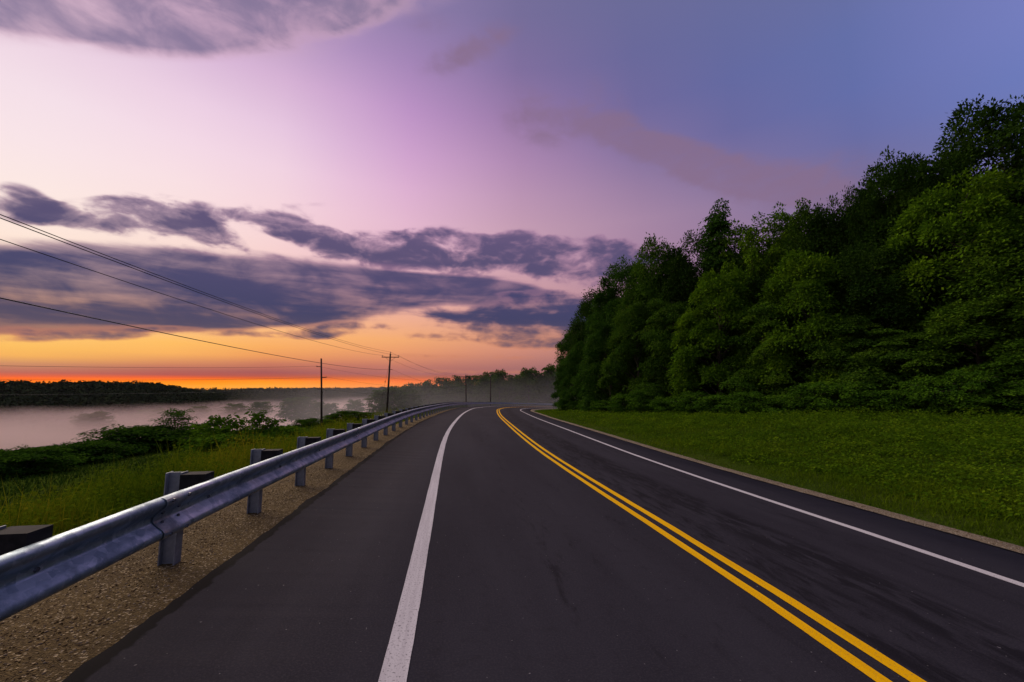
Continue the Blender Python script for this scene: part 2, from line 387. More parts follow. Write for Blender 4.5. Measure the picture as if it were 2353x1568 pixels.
# ------------------------------------------------------------------ materials
def m_asphalt():
    m, T, b = material('asphalt', .88, .05)
    uv = T.new('ShaderNodeUVMap'); uv.uv_map = 'uv'; uv = uv.outputs[0]
    sx = T.new('ShaderNodeSeparateXYZ'); T.l.new(uv, sx.inputs[0]); u, v = sx.outputs[0], sx.outputs[1]
    big = T.noise(T.mapping(uv, sc=(.9, .12, 1)), 1, 4, .6)
    fine = T.noise(uv, 70, 3, .7); mid = T.noise(uv, 9, 4, .6)
    c = T.mix(T.mr(big, .3, .7), (.0205, .0185, .0255), (.031, .0285, .037))
    c = T.mix(T.m('MULTIPLY', T.mr(fine, .42, .75), .5), c, (.060, .054, .060))
    c = T.mix(T.m('MULTIPLY', T.mr(mid, .5, .8), .35), c, (.016, .014, .017))
    # oil and tar stains in streaks along the wheel paths
    def band(o, wd): return T.m('SUBTRACT', 1.0, T.mr(T.m('ABSOLUTE', T.m('SUBTRACT', u, o)), wd*.35, wd))
    st = T.noise(T.mapping(uv, sc=(4.6, 1.0, 1)), 1, 7, .7, .7); st2 = T.noise(T.mapping(uv, (9, 4, 0), sc=(6, 1.6, 1)), 1, 5, .7, .5)
    k = None
    for o, wd, a, lo in ((.50, .50, .68, .46), (1.30, .60, .68, .42), (-.7, .45, .6, .53), (-1.75, .5, .55, .52), (2.6, .5, .3, .48)):
        q = T.m('MULTIPLY', T.m('MULTIPLY', band(o, wd), T.mr(T.m('ADD', T.m('MULTIPLY', st, .6), T.m('MULTIPLY', st2, .4)), lo, lo+.12)), a)
        k = q if k is None else T.m('MAXIMUM', k, q)
    c = T.mix(k, c, (.007, .006, .008))
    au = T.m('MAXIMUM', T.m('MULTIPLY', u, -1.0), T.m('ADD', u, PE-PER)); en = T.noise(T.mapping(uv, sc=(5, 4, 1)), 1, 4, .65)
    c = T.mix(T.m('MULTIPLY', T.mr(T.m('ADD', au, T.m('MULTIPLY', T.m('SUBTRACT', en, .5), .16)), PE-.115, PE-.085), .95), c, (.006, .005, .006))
    # worn light gravelly specks
    sp = T.noise(uv, 31, 1, .5); c = T.mix(T.mr(sp, .76, .80), c, (.16, .15, .155))
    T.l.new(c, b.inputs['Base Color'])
    bump(T, b, T.m('ADD', fine, T.m('MULTIPLY', mid, .05)), .5, .004)
    return m
def m_paint(name, c1, c2, worn):
    m, T, b = material(name, .85, .05)
    uv = T.new('ShaderNodeUVMap'); uv.uv_map = 'uv'; uv = uv.outputs[0]
    a = T.noise(T.mapping(uv, sc=(18, .7, 1)), 1, 5, .65); f = T.noise(uv, 60, 3, .7)
    c = T.mix(T.mr(a, .35, .7), c1, c2)
    c = T.mix(T.m('MULTIPLY', T.mr(f, .54, .68), worn), c, (.06, .055, .06))
    T.l.new(c, b.inputs['Base Color']); bump(T, b, f, .3, .004); return m
def m_gravel(name, cs):
    m, T, b = material(name, .95, .15); co = obco(T)
    v = T.new('ShaderNodeTexVoronoi'); v.inputs['Scale'].default_value = 75; T.l.new(co, v.inputs['Vector'])
    sc = T.new('ShaderNodeSeparateColor'); T.l.new(v.outputs['Color'], sc.inputs[0])
    n = T.noise(co, 1.6, 5, .6); f = T.noise(co, 120, 2, .6)
    c = T.mix(T.mr(sc.outputs[0], 0, 1), cs[0], cs[1]); c = T.mix(T.m('MULTIPLY', T.mr(n, .4, .7), .5), c, cs[2])
    c = T.mix(T.mr(sc.outputs[1], .90, .94), c, cs[3])
    T.l.new(c, b.inputs['Base Color']); bump(T, b, T.m('ADD', v.outputs['Distance'], T.m('MULTIPLY', f, .3)), .9, .02); return m
def m_ground():
    m, T, b = material('meadow_ground', 1.0, 0.0); co = T.new('ShaderNodeNewGeometry').outputs['Position']
    n = T.noise(co, .35, 6, .65); f = T.noise(co, 4, 5, .7); st = T.noise(T.mapping(co, sc=(.5, .08, .2)), 1, 4, .6)
    c = T.mix(T.mr(n, .3, .7), (.030, .056, .006), (.048, .076, .008)); c = T.mix(T.m('MULTIPLY', T.mr(f, .45, .7), .6), c, (.024, .036, .006))
    c = T.mix(T.m('MULTIPLY', T.mr(st, .5, .7), .4), c, (.055, .062, .014))
    T.l.new(c, b.inputs['Base Color']); bump(T, b, f, 1, .15); return m
def m_leaf(name, c0, c1, c2, trans=.25, use_obj=False):
    m, T, b = material(name, .8, .0)
    t = attr(T); c = T.ramp(t, [(0, c0), (.5, c1), (1, c2)])
    if use_obj:
        oi = T.new('ShaderNodeObjectInfo'); c = T.mix(1.0, c, oi.outputs['Color'], 'MULTIPLY')
    T.l.new(c, b.inputs['Base Color'])
    tr = T.new('ShaderNodeBsdfTranslucent'); T.l.new(c, tr.inputs[0]); mx = T.new('ShaderNodeMixShader'); mx.inputs[0].default_value = trans
    T.l.new(b.outputs[0], mx.inputs[1]); T.l.new(tr.outputs[0], mx.inputs[2]); T.l.new(mx.outputs[0], T.n['Material Output'].inputs['Surface']); return m
def m_bark():
    m, T, b = material('bark', .9, .15); co = obco(T); n = T.noise(T.mapping(co, sc=(9, 9, 1.5)), 1, 5, .65)
    T.l.new(T.mix(T.mr(n, .35, .65), (.035, .028, .022), (.085, .070, .056)), b.inputs['Base Color']); bump(T, b, n, .8, .03); return m
def m_steel():
    m, T, b = material('galvanised_steel', .42, .5, .9); co = obco(T)
    v = T.new('ShaderNodeTexVoronoi'); v.inputs['Scale'].default_value = 16; T.l.new(T.mapping(co, sc=(1, 1, 1)), v.inputs['Vector'])
    sc = T.new('ShaderNodeSeparateColor'); T.l.new(v.outputs['Color'], sc.inputs[0])
    n = T.noise(co, 3.2, 6, .65); s = T.noise(co, 24, 4, .7)
    c = T.mix(sc.outputs[0], (.25, .33, .38), (.46, .55, .60)); c = T.mix(T.mr(n, .45, .7), c, (.19, .24, .27)); c = T.mix(T.m('MULTIPLY', T.mr(s, .55, .7), .6), c, (.62, .63, .66))
    T.l.new(c, b.inputs['Base Color']); T.l.new(T.mr(T.m('ADD', n, T.m('MULTIPLY', s, .4)), .5, .9, .34, .62), b.inputs['Roughness']); bump(T, b, s, .15, .004); return m
def m_post():
    m, T, b = material('weathered_zinc', .6, .4, .55); co = obco(T); n = T.noise(co, 6, 5, .65)
    T.l.new(T.mix(T.mr(n, .35, .7), (.20, .21, .24), (.34, .36, .39)), b.inputs['Base Color']); return m
def m_block():
    m, T, b = material('dark_treated_timber', .85, .2); co = obco(T); n = T.noise(T.mapping(co, sc=(14, 2, 14)), 1, 5, .6)
    T.l.new(T.mix(T.mr(n, .35, .7), (.010, .009, .009), (.026, .022, .022)), b.inputs['Base Color']); bump(T, b, n, .5, .01); return m
def m_plain(name, c, rough=.8, spec=.2, metal=0.0):
    m, T, b = material(name, rough, spec, metal); co = obco(T); n = T.noise(co, 5, 4, .6)
    T.l.new(T.mix(T.mr(n, .3, .7), tuple(q*.8 for q in c), tuple(min(1, q*1.2) for q in c)), b.inputs['Base Color']); return m

M_ASPH, M_WHITE = m_asphalt(), m_paint('white_road_paint', (.50, .465, .47), (.60, .565, .565), .8)
M_YELL = m_paint('yellow_road_paint', (.80, .41, .0), (.90, .485, .002), .5)
M_GRAV = m_gravel('brown_gravel', [(.080, .051, .018), (.16, .108, .040), (.056, .037, .014), (.36, .28, .17)])
M_GRAV2 = m_gravel('pale_gravel', [(.16, .12, .075), (.30, .235, .155), (.12, .09, .055), (.42, .36, .28)])
M_GROUND, M_BARK, M_STEEL, M_POST, M_BLOCK = m_ground(), m_bark(), m_steel(), m_post(), m_block()
M_LEAF = m_leaf('tree_leaf', (.024, .062, .008), (.053, .120, .010), (.105, .19, .012), .22, True)
M_BUSH = m_leaf('bush_leaf', (.030, .056, .010), (.054, .092, .012), (.085, .13, .016), .25, True)
M_GRASS = m_leaf('verge_grass_blade', (.048, .086, .004), (.086, .145, .005), (.14, .195, .006), .4)
M_WEED = m_leaf('weed_stalk', (.046, .092, .004), (.115, .165, .006), (.22, .20, .010), .35)
M_HERB = m_leaf('clover_leaf', (.034, .078, .004), (.072, .146, .006), (.14, .215, .008), .4)
M_MEAD = m_leaf('meadow_grass_blade', (.022, .050, .006), (.038, .078, .009), (.058, .10, .012), .12)
M_FAR = m_leaf('far_canopy', (.020, .030, .014), (.030, .042, .018), (.044, .056, .022), 0)
M_POLE = m_plain('pole_timber', (.05, .036, .028), .85); M_INS = m_plain('porcelain', (.12, .11, .11), .3, .5); M_WIRE = m_plain('wire', (.03, .028, .03), .6)
M_BOLT = m_plain('bolt_steel', (.13, .135, .15), .45, .5, .7)

# ------------------------------------------------------------------ ground: one sheet out to the horizon
def axis(lo, hi, fine_lo, fine_hi, step, g=1.07):
    a = list(np.arange(fine_lo, fine_hi+.01, step)); d = step
    while a[-1] < hi: d *= g; a.append(a[-1]+d)
    d = step
    while a[0] > lo: d *= g; a.insert(0, a[0]-d)
    return np.array(a)
gx, gy = axis(-6000, 6000, -46, 40, .7), axis(-1500, 7500, -6, 95, .8, 1.06)
GXm, GYm = np.meshgrid(gx, gy, indexing='ij')
gz = terrain(GXm.ravel(), GYm.ravel())
V = np.stack([GXm.ravel(), GYm.ravel(), gz], -1); nx, ny = len(gx), len(gy)
i, j = np.meshgrid(np.arange(nx-1), np.arange(ny-1), indexing='ij'); q = (i*ny+j).ravel()
link('ground', mesh_np('ground', V, np.stack([q, q+ny, q+ny+1, q+1], -1), M_GROUND, smooth_=True), kind='structure')

def ribbon(name, s, offs, mat, kind='structure'):
    """offs: list of (offset, dz); an offset may be an array along s"""
    rows = []; uvs = []
    for o, dz in offs:
        oo = np.broadcast_to(np.asarray(o, float), s.shape)
        p = road_at(s, 0); e = np.interp(s, RS, RE_); ps = np.interp(s, RS, RP)
        rows.append(np.stack([p[:,0]+oo*np.cos(ps), p[:,1]-oo*np.sin(ps), p[:,2]-e*oo+dz], -1)); uvs.append(np.stack([oo, s], -1))
    V = np.concatenate(rows); n = len(s); F = []
    for k in range(len(offs)-1):
        a = np.arange(n-1)+k*n; F.append(np.stack([a, a+n, a+n+1, a+1], -1)[:, ::-1])
    return link(name, mesh_np(name, V, np.concatenate(F), mat, uv=np.concatenate(uvs)), kind=kind)
s_road = np.concatenate([np.arange(-40, -1, 1.0), np.arange(-1, 26, .06), np.arange(26, 60, .25), np.arange(60, 330, 1.0)])
def rag(s, seed, a):
    r = np.random.default_rng(seed); k = np.arange(-60, 400, .09); n = r.normal(0, 1, len(k)); n2 = np.convolve(r.normal(0, 1, len(k)), np.ones(9)/4, 'same'); n3 = np.convolve(r.normal(0, 1, len(k)), np.ones(45)/9, 'same')
    return np.interp(s, k, .35*n+.7*n2+n3)*a
eL, eR = rag(s_road, 1, .022), rag(s_road, 2, .016)
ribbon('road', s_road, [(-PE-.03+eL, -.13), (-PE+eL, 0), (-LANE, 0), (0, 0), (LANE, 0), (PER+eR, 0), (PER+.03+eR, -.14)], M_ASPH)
for o, wd, mt, nm in ((-LANE, .155, M_WHITE, 'edge_line'), (LANE, .15, M_WHITE, 'edge_line'), (-YG, .118, M_YELL, 'center_line'), (YG, .118, M_YELL, 'center_line')):
    s = np.concatenate([np.arange(-40, 0, 1.0), np.arange(0, 60, .12), np.arange(60, 330, 1.0)]); r1, r2 = rag(s, int(o*100)+900, .0022), rag(s, int(o*100)+1900, .0022)
    ribbon(nm, s, [(o-wd/2+r1, .005), (o+wd/2+r2, .005)], mt)
sg = np.concatenate([np.arange(-20, 0, .5), np.arange(0, 30, .1), np.arange(30, 330, 1.0)])
gw = rag(sg, 7, .07)
lump = lambda k: rag(sg, k, .006)
ribbon('gravel_shoulder', sg, [(-PE+.05, -.075), (-PE-.1, -.072), (-5.25, -.09), (-5.6, -.105), (-6.05+gw*.3, -.17), (-6.45+gw*.6, -.33), (-6.75+gw, -.62)], M_GRAV)
ribbon('gravel_strip', sg, [(PER-.03, -.035), (PER+.05, -.03), (PER+.20, -.005), (PER+.45+gw*.4, 0), (PER+.62+gw*.6, -.06), (PER+.9+gw*.6, -.30)], M_GRAV2)

def stones(name, n, smax, o0, o1, dzf, mat, seed):
    r = np.random.default_rng(seed); s = 1.0+(smax-1)*r.random(n)**1.7; o = o0+(o1-o0)*r.random(n)
    c = road_at(s, 0); ps = np.interp(s, RS, RP); e = np.interp(s, RS, RE_)
    ctr = np.stack([c[:,0]+o*np.cos(ps), c[:,1]-o*np.sin(ps), c[:,2]-e*o+dzf(o)], -1)
    base = np.array([(1,0,0),(0,1,0),(-1,0,0),(0,-1,0),(0,0,1),(0,0,-1)], float)
    rad = .004+.009*r.random(n)**3
    P = base[None]*rad[:,None,None]*(.7+.6*r.random((n,6,1)))*np.array([1,1,.6]); a = r.random(n)*6.28
    x, y = P[...,0]*np.cos(a)[:,None]-P[...,1]*np.sin(a)[:,None], P[...,0]*np.sin(a)[:,None]+P[...,1]*np.cos(a)[:,None]
    V = np.stack([x, y, P[...,2]], -1)+ctr[:,None]
    F = np.array([(0,1,4),(1,2,4),(2,3,4),(3,0,4),(1,0,5),(2,1,5),(3,2,5),(0,3,5)])
    Fa = (F[None]+np.arange(n)[:,None,None]*6).reshape(-1, 3)
    return link(name, mesh_np(name, V.reshape(-1,3), Fa, mat, tint=np.repeat(r.random(n), 6)), kind='stuff')
M_STONE = m_leaf('loose_stone', (.06, .038, .018), (.14, .092, .046), (.30, .235, .16), 0)
stones('gravel', 16000, 20, -6.0, -4.9, lambda o: np.interp(-o, [4.9, 5.25, 5.6, 5.95], [-.072, -.09, -.105, -.155])+.002, M_STONE, 5)
stones('gravel', 2500, 24, PER+.03, PER+.45, lambda o: np.interp(o-PER, [0, .2, .45], [-.032, -.005, 0])+.002, M_STONE, 6)

# ------------------------------------------------------------------ guardrail
rail = thing('guardrail', 'long galvanised steel guardrail on posts with dark blocks along the left shoulder', 'guardrail', tuple(road_at(0, RAIL_O, RAIL_G)))
RL = Vector(rail.location)
half = WDEP/2
prof = [(.040, 1.0), (.060, .985), (.086, .90), (.096, .78), (.096, .66), (.086, .55), (.050, .36), (.018, .20), (.006, .10), (.006, -.10), (.018, -.20), (.050, -.36), (.086, -.55), (.096, -.66), (.096, -.78), (.086, -.90), (.060, -.985), (.040, -1.0)]
TH = .004
def frame_at(s):
    p = road_at(s, RAIL_O, RAIL_G); ps = np.interp(s, RS, RP); return p, ps
def rail_panel(s0, s1):
    n = max(8, int((s1-s0)/.22)); s = np.linspace(s0, s1, n); p, ps = frame_at(s)
    lift = .011*(1-smooth(.30, .55, s-s0))
    pr = [(d, z*half) for d, z in prof] + [(d-TH, z*half*(.985 if abs(z) > .9 else 1)) for d, z in prof[::-1]]
    V = []; 
    for d, z in pr:
        dd = d+lift; V.append(np.stack([p[:,0]+dd*np.cos(ps), p[:,1]-dd*np.sin(ps), p[:,2]+RAIL_T-half+z], -1))
    V = np.stack(V, 1); k = len(pr); F = []
    for a in range(k):
        b = (a+1) % k; ii = np.arange(n-1)*k; F.append(np.stack([ii+a, ii+b, ii+k+b, ii+k+a], -1))
    F = np.concatenate(F)
    cap = np.array([[a, a+1, k-2-a, k-1-a] for a in range(k//2-1)]); F = np.concatenate([F, cap, (cap+(n-1)*k)[:, ::-1]])
    me = mesh_np('rail_panel', V.reshape(-1,3)-np.array(RL), F, M_STEEL)
    fl = np.ones(len(F), bool); fl[-2*len(cap):] = False
    me.polygons.foreach_set('use_smooth', fl)
    return link('rail_panel', me, rail)
SPL = 4.25
for k in range(-1, 20):
    rail_panel(SPL+k*4*PSP-.17, SPL+(k+1)*4*PSP+.17)
def post_mesh():
    b = MB(); h = RAIL_T+.05
    b.box((-.058,0,h/2-.25), (.010,.10,h+.5)); b.box((.070,0,h/2-.25), (.010,.10,h+.5)); b.box((.006,0,h/2-.25), (.117,.012,h+.5)); return b.mesh('post', M_POST)
def block_mesh():
    b = MB(); L = .288-.078+.006; b.box((.0775+L/2, 0, RAIL_T-.165+.016), (L, .15, .37)); return b.mesh('blockout', M_BLOCK)
PM, BM = post_mesh(), block_mesh()
bb = MB(); bb.tube([(0,0,0),(.012,0,0)], [.016,.013], 6); BOLT = bb.mesh('bolt', M_BOLT)
k = -3
while SP0+k*PSP < 118:
    s = SP0+k*PSP; p = road_at(s, POST_O, RAIL_G); ps = float(np.interp(s, RS, RP))
    for nm, me in (('post', PM), ('blockout', BM)):
        o = link(nm, me, rail); o.location = Vector(p)-RL; o.rotation_euler = (0, 0, -ps)
    if s < 26:
        q, _ = frame_at(s); o = link('bolt', BOLT, rail); o.location = Vector((q[0]+.006*math.cos(ps), q[1]-.006*math.sin(ps), q[2]+RAIL_T-half))-RL; o.rotation_euler = (0, 0, -ps)
    k += 1
for kk in range(0, 4):
    for ds in (-.10, .10):
        for zz, d in ((.78, .096), (.24, .022), (-.24, .022), (-.78, .096)):
            s = SPL+kk*4*PSP+ds; q, ps = frame_at(s); ps = float(ps); d += .011
            o = link('bolt', BOLT, rail); o.location = Vector((q[0]+d*math.cos(ps), q[1]-d*math.sin(ps), q[2]+RAIL_T-half+zz*half))-RL; o.rotation_euler = (0, 0, -ps)

# ------------------------------------------------------------------ leaves, trees
def quads(pos, d, nrm, L, Wd):
    """one folded leaf per point: d direction, nrm normal (n,3)"""
    d = d/np.linalg.norm(d, axis=1)[:,None]; side = np.cross(d, nrm); side /= np.linalg.norm(side, axis=1)[:,None]+1e-9
    up = np.cross(side, d)
    L = np.asarray(L)[:,None]; Wd = np.asarray(Wd)[:,None]
    a = pos; b = pos+d*L*.45+side*Wd*.5-up*L*.06; c = pos+d*L-up*L*.14; e = pos+d*L*.45-side*Wd*.5-up*L*.06
    V = np.stack([a, b, c, e], 1).reshape(-1, 3); F = np.arange(len(V)).reshape(-1, 4); return V, F
def envelope(kind, t):
    if kind == 'oval': return np.sin(np.pi*np.clip(t*.86+.10, 0, 1))**.55
    if kind == 'spire': return np.clip(1.03-t, 0, 1)**.62*np.minimum(1, .55+t*3)
    if kind == 'crownup': return np.where(t < .35, .55+t*.9, np.sin(np.pi*np.clip(.32+(t-.35)*.98, 0, 1))**.6)
    if kind == 'skirt': return np.clip(1-(t-.15)**2*1.15, 0.05, 1)**.8
    return np.sin(np.pi*np.clip(t, 0.02, 1))**.5
def make_tree(kind, seed, H, Rr, nb, ncl, nl, leaf, t0=.06, rc=.75, flat=.45, trunk_r=.17, droop=.35, gap=0.0, limbs=True):
    r = np.random.default_rng(seed); mb = MB()
    lean = r.normal(0, .03, 2)*H
    ctr = lambda t: np.array([lean[0]*t*t, lean[1]*t*t, H*t])
    mb.tube([ctr(t)-np.array([0,0,.35*(t == 0)]) for t in (0, .15, .35, .6, .82)], [trunk_r*1.25, trunk_r, trunk_r*.8, trunk_r*.5, trunk_r*.18], 7)
    Ps, Ds, Ts, Ls = [], [], [], []
    for i in range(nb):
        t = t0+(1-t0)*((i+.5)/nb)**.92; az = i*2.39996+r.normal(0, .35)
        Re = Rr*float(envelope(kind, t))*(.72+.42*r.random())
        t_s = max(.04, t-.10-.10*r.random())
        st = ctr(min(t_s, .84)); en = ctr(t)+np.array([math.cos(az)*Re, math.sin(az)*Re, .03*H*r.normal()])
        midp = st*.5+en*.5+np.array([0, 0, .10*Re])
        if limbs and i % 2 == 0: mb.tube([st, midp, en*.97+st*.03], [max(.02, .05*Re*trunk_r/.17), .028, .010], 4, False)
        m = max(4 if t > .8 else 2, int(ncl*(.5+Re/Rr*.6))); tb = r.random()
        for k in range(m):
            f = .30+.72*(k+r.random())/m
            p = (1-f)**2*st+2*f*(1-f)*midp+f*f*en + r.normal(0, .20, 3)*rc
            n = int(nl*1.5*(.7+.6*r.random())); R_c = rc*(.65+.6*r.random())
            q = r.random(n)**.55; a2 = r.random(n)*6.283
            dz = flat*R_c*(1-q*q)*(r.random(n)**.45*1.5-.35) - droop*R_c*q*q*(1-.6*max(0, t-.6)/.4)
            P = p+np.stack([np.cos(a2)*q*R_c, np.sin(a2)*q*R_c, dz], -1)
            out = np.array([math.cos(az), math.sin(az), .05])
            D = out*.7+np.stack([np.cos(a2), np.sin(a2), -.35-.3*q], -1)*.8+r.normal(0, .45, (n,3))
            Ps.append(P); Ds.append(D); Ts.append(np.clip(.25*tb+.45*r.random()+r.normal(.15, .13, n), 0, 1)); Ls.append(leaf*.8*(.7+.6*r.random(n)))
    P, D, T, L = np.concatenate(Ps), np.concatenate(Ds), np.concatenate(Ts), np.concatenate(Ls)
    nrm = np.stack([np.zeros(len(P)), np.zeros(len(P)), np.ones(len(P))], -1)*.9+P*np.array([1,1,0])/Rr*.5+r.normal(0, .42, P.shape)
    V, F = quads(P, D, nrm, L, L*(.5+.2*r.random(len(L))))
    return (mesh_np('crown', V, F, M_LEAF, tint=np.repeat(T, 4)), mb.mesh('trunk', M_BARK), float(np.percentile(P[:,2], 99.6)), Rr)
def make_lobed(kind, seed, H, Rr, nlobe, nsub, nl, leaf, t0=.06, lobe=.36, flat=.75, trunk_r=.18):
    """a broadleaf crown of distinct rounded leafy boughs with hollows between them"""
    r = np.random.default_rng(seed); mb = MB(); lean = r.normal(0, .025, 2)*H
    ctr = lambda t: np.array([lean[0]*t*t, lean[1]*t*t, H*t])
    mb.tube([ctr(t)-np.array([0,0,.35*(t == 0)]) for t in (0, .15, .35, .6, .85)], [trunk_r*1.25, trunk_r, trunk_r*.8, trunk_r*.5, trunk_r*.2], 7)
    Ps, Ds, Ns, Ts, Ls = [], [], [], [], []
    for i in range(nlobe):
        t = t0+(.95-t0)*((i+.5)/nlobe)**.9; a = i*2.39996+r.normal(0, .25); Re = Rr*float(envelope(kind, t))
        Rl = lobe*Rr*(.72+.55*r.random())*(.75+.25*min(1, Re/Rr+.3))
        c = ctr(t)+np.array([math.cos(a), math.sin(a), 0])*max(0, Re-Rl*.75)*(.85+.25*r.random())+np.array([0, 0, .02*H*r.normal()])
        st = ctr(max(.05, min(.85, t-.14))); mb.tube([st, st*.5+c*.5+np.array([0,0,.3]), c], [.07, .045, .018], 4, False)
        tb = r.random(); out = np.array([math.cos(a)*.62, math.sin(a)*.62, .55])
        u = out+r.normal(0, .72, (nsub, 3)); u /= np.linalg.norm(u, axis=1)[:,None]; u[:,2] = np.where(u[:,2] < -.08, -.6*u[:,2], u[:,2])
        sc = c+u*Rl*np.array([1, 1, flat])*(.82+.30*r.random((nsub, 1)))
        for k in range(nsub):
            n = int(nl*(.6+.8*r.random())); sg = Rl*(.17+.10*r.random())
            d = r.normal(0, 1, (n, 3))*np.array([1, 1, .55])*sg; P = sc[k]+d; P[:,2] -= .35*np.hypot(d[:,0], d[:,1])**2/sg
            Ps.append(P); Ds.append(u[k]*.8+d/sg*.5+r.normal(0, .5, (n, 3))+np.array([0,0,-.35])); Ns.append(u[k]*.7+np.array([0,0,.8])+r.normal(0, .38, (n, 3)))
            Ts.append(np.clip(.30*tb+.30*r.random()+r.normal(.2, .13, n), 0, 1)); Ls.append(leaf*(.7+.6*r.random(n)))
    P, D, Nn, T, L = [np.concatenate(q) for q in (Ps, Ds, Ns, Ts, Ls)]
    V, F = quads(P, D, Nn, L, L*(.5+.2*r.random(len(L))))
    return (mesh_np('crown', V, F, M_LEAF, tint=np.repeat(T, 4)), mb.mesh('trunk', M_BARK), float(np.percentile(P[:,2], 99.7)), Rr)
VAR = {
 'oval': make_lobed('oval', 1, 13, 4.4, 34, 24, 60, .22, lobe=.32),
 'oval2': make_lobed('oval', 2, 13, 4.6, 30, 26, 64, .23, lobe=.36),
 'skirt': make_lobed('skirt', 3, 10, 3.8, 36, 22, 60, .20, t0=.03, lobe=.30, flat=.6),
 'skirt2': make_lobed('skirt', 4, 10, 4.0, 32, 24, 66, .20, t0=.03, lobe=.33, flat=.5),
 'spray':  make_tree('skirt', 5, 10, 4.0, 42, 7, 130, .22, t0=.03, rc=1.1, flat=.32, droop=.45),
 'spire':  make_tree('spire', 6, 14, 3.8, 84, 5, 70, .25, rc=.85, flat=.30, droop=.35),
 'airy': make_lobed('crownup', 7, 16, 4.8, 30, 20, 52, .26, t0=.32, lobe=.34, flat=.7, trunk_r=.24),
 'wispy':  make_tree('oval', 8, 13, 3.6, 80, 5, 40, .26, rc=.6, flat=.8, droop=.1),
 'far':    make_tree('oval', 9, 13, 4.6, 46, 4, 26, .75, rc=1.15, flat=.6, limbs=False),
 'far2':   make_tree('crownup', 10, 14, 4.8, 46, 4, 26, .75, t0=.12, rc=1.2, flat=.6, limbs=False),
 'bush':   make_tree('oval', 12, 2.4, 1.5, 60, 4, 26, .15, t0=.04, rc=.32, flat=.95, trunk_r=.05, droop=.1),
 'bush2':  make_tree('crownup', 13, 2.4, 1.5, 54, 4, 26, .15, t0=.04, rc=.36, flat=.8, trunk_r=.05, droop=.15),
 'sapling':make_tree('crownup', 14, 4.0, 1.3, 44, 4, 22, .15, t0=.16, rc=.36, flat=.7, trunk_r=.06, droop=.15),
 'sumac':  make_tree('crownup', 15, 2.6, 1.1, 24, 4, 13, .22, t0=.10, rc=.32, flat=.4, trunk_r=.035, droop=.4),
}
def plant(var, name, label, cat, x, y, h, rad, group, tint=(1,1,1), rz=None, sink=.1, z=None):
    cm, tm, H, Rr = VAR[var]
    z = terr(x, y) if z is None else z
    t = thing(name, label, cat, (x, y, z-sink), rng.random()*6.283 if rz is None else rz, group)
    t.scale = (rad/Rr, rad/Rr, (h+sink)/H)
    c = link('crown', cm, t); c.color = (*tint, 1)
    k = link('trunk', tm, t)
    return t
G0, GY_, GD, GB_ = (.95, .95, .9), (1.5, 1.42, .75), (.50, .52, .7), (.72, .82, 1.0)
def wood_tree(var, px, py, Y, rad, label, tint, name='broadleaf_tree'):
    p = at(px, py, Y); g = terr(p.x, Y)
    plant(var, name, label, 'tree', p.x, Y, p.z-g, rad, 'trees of the roadside wood on the inside of the bend', tint)
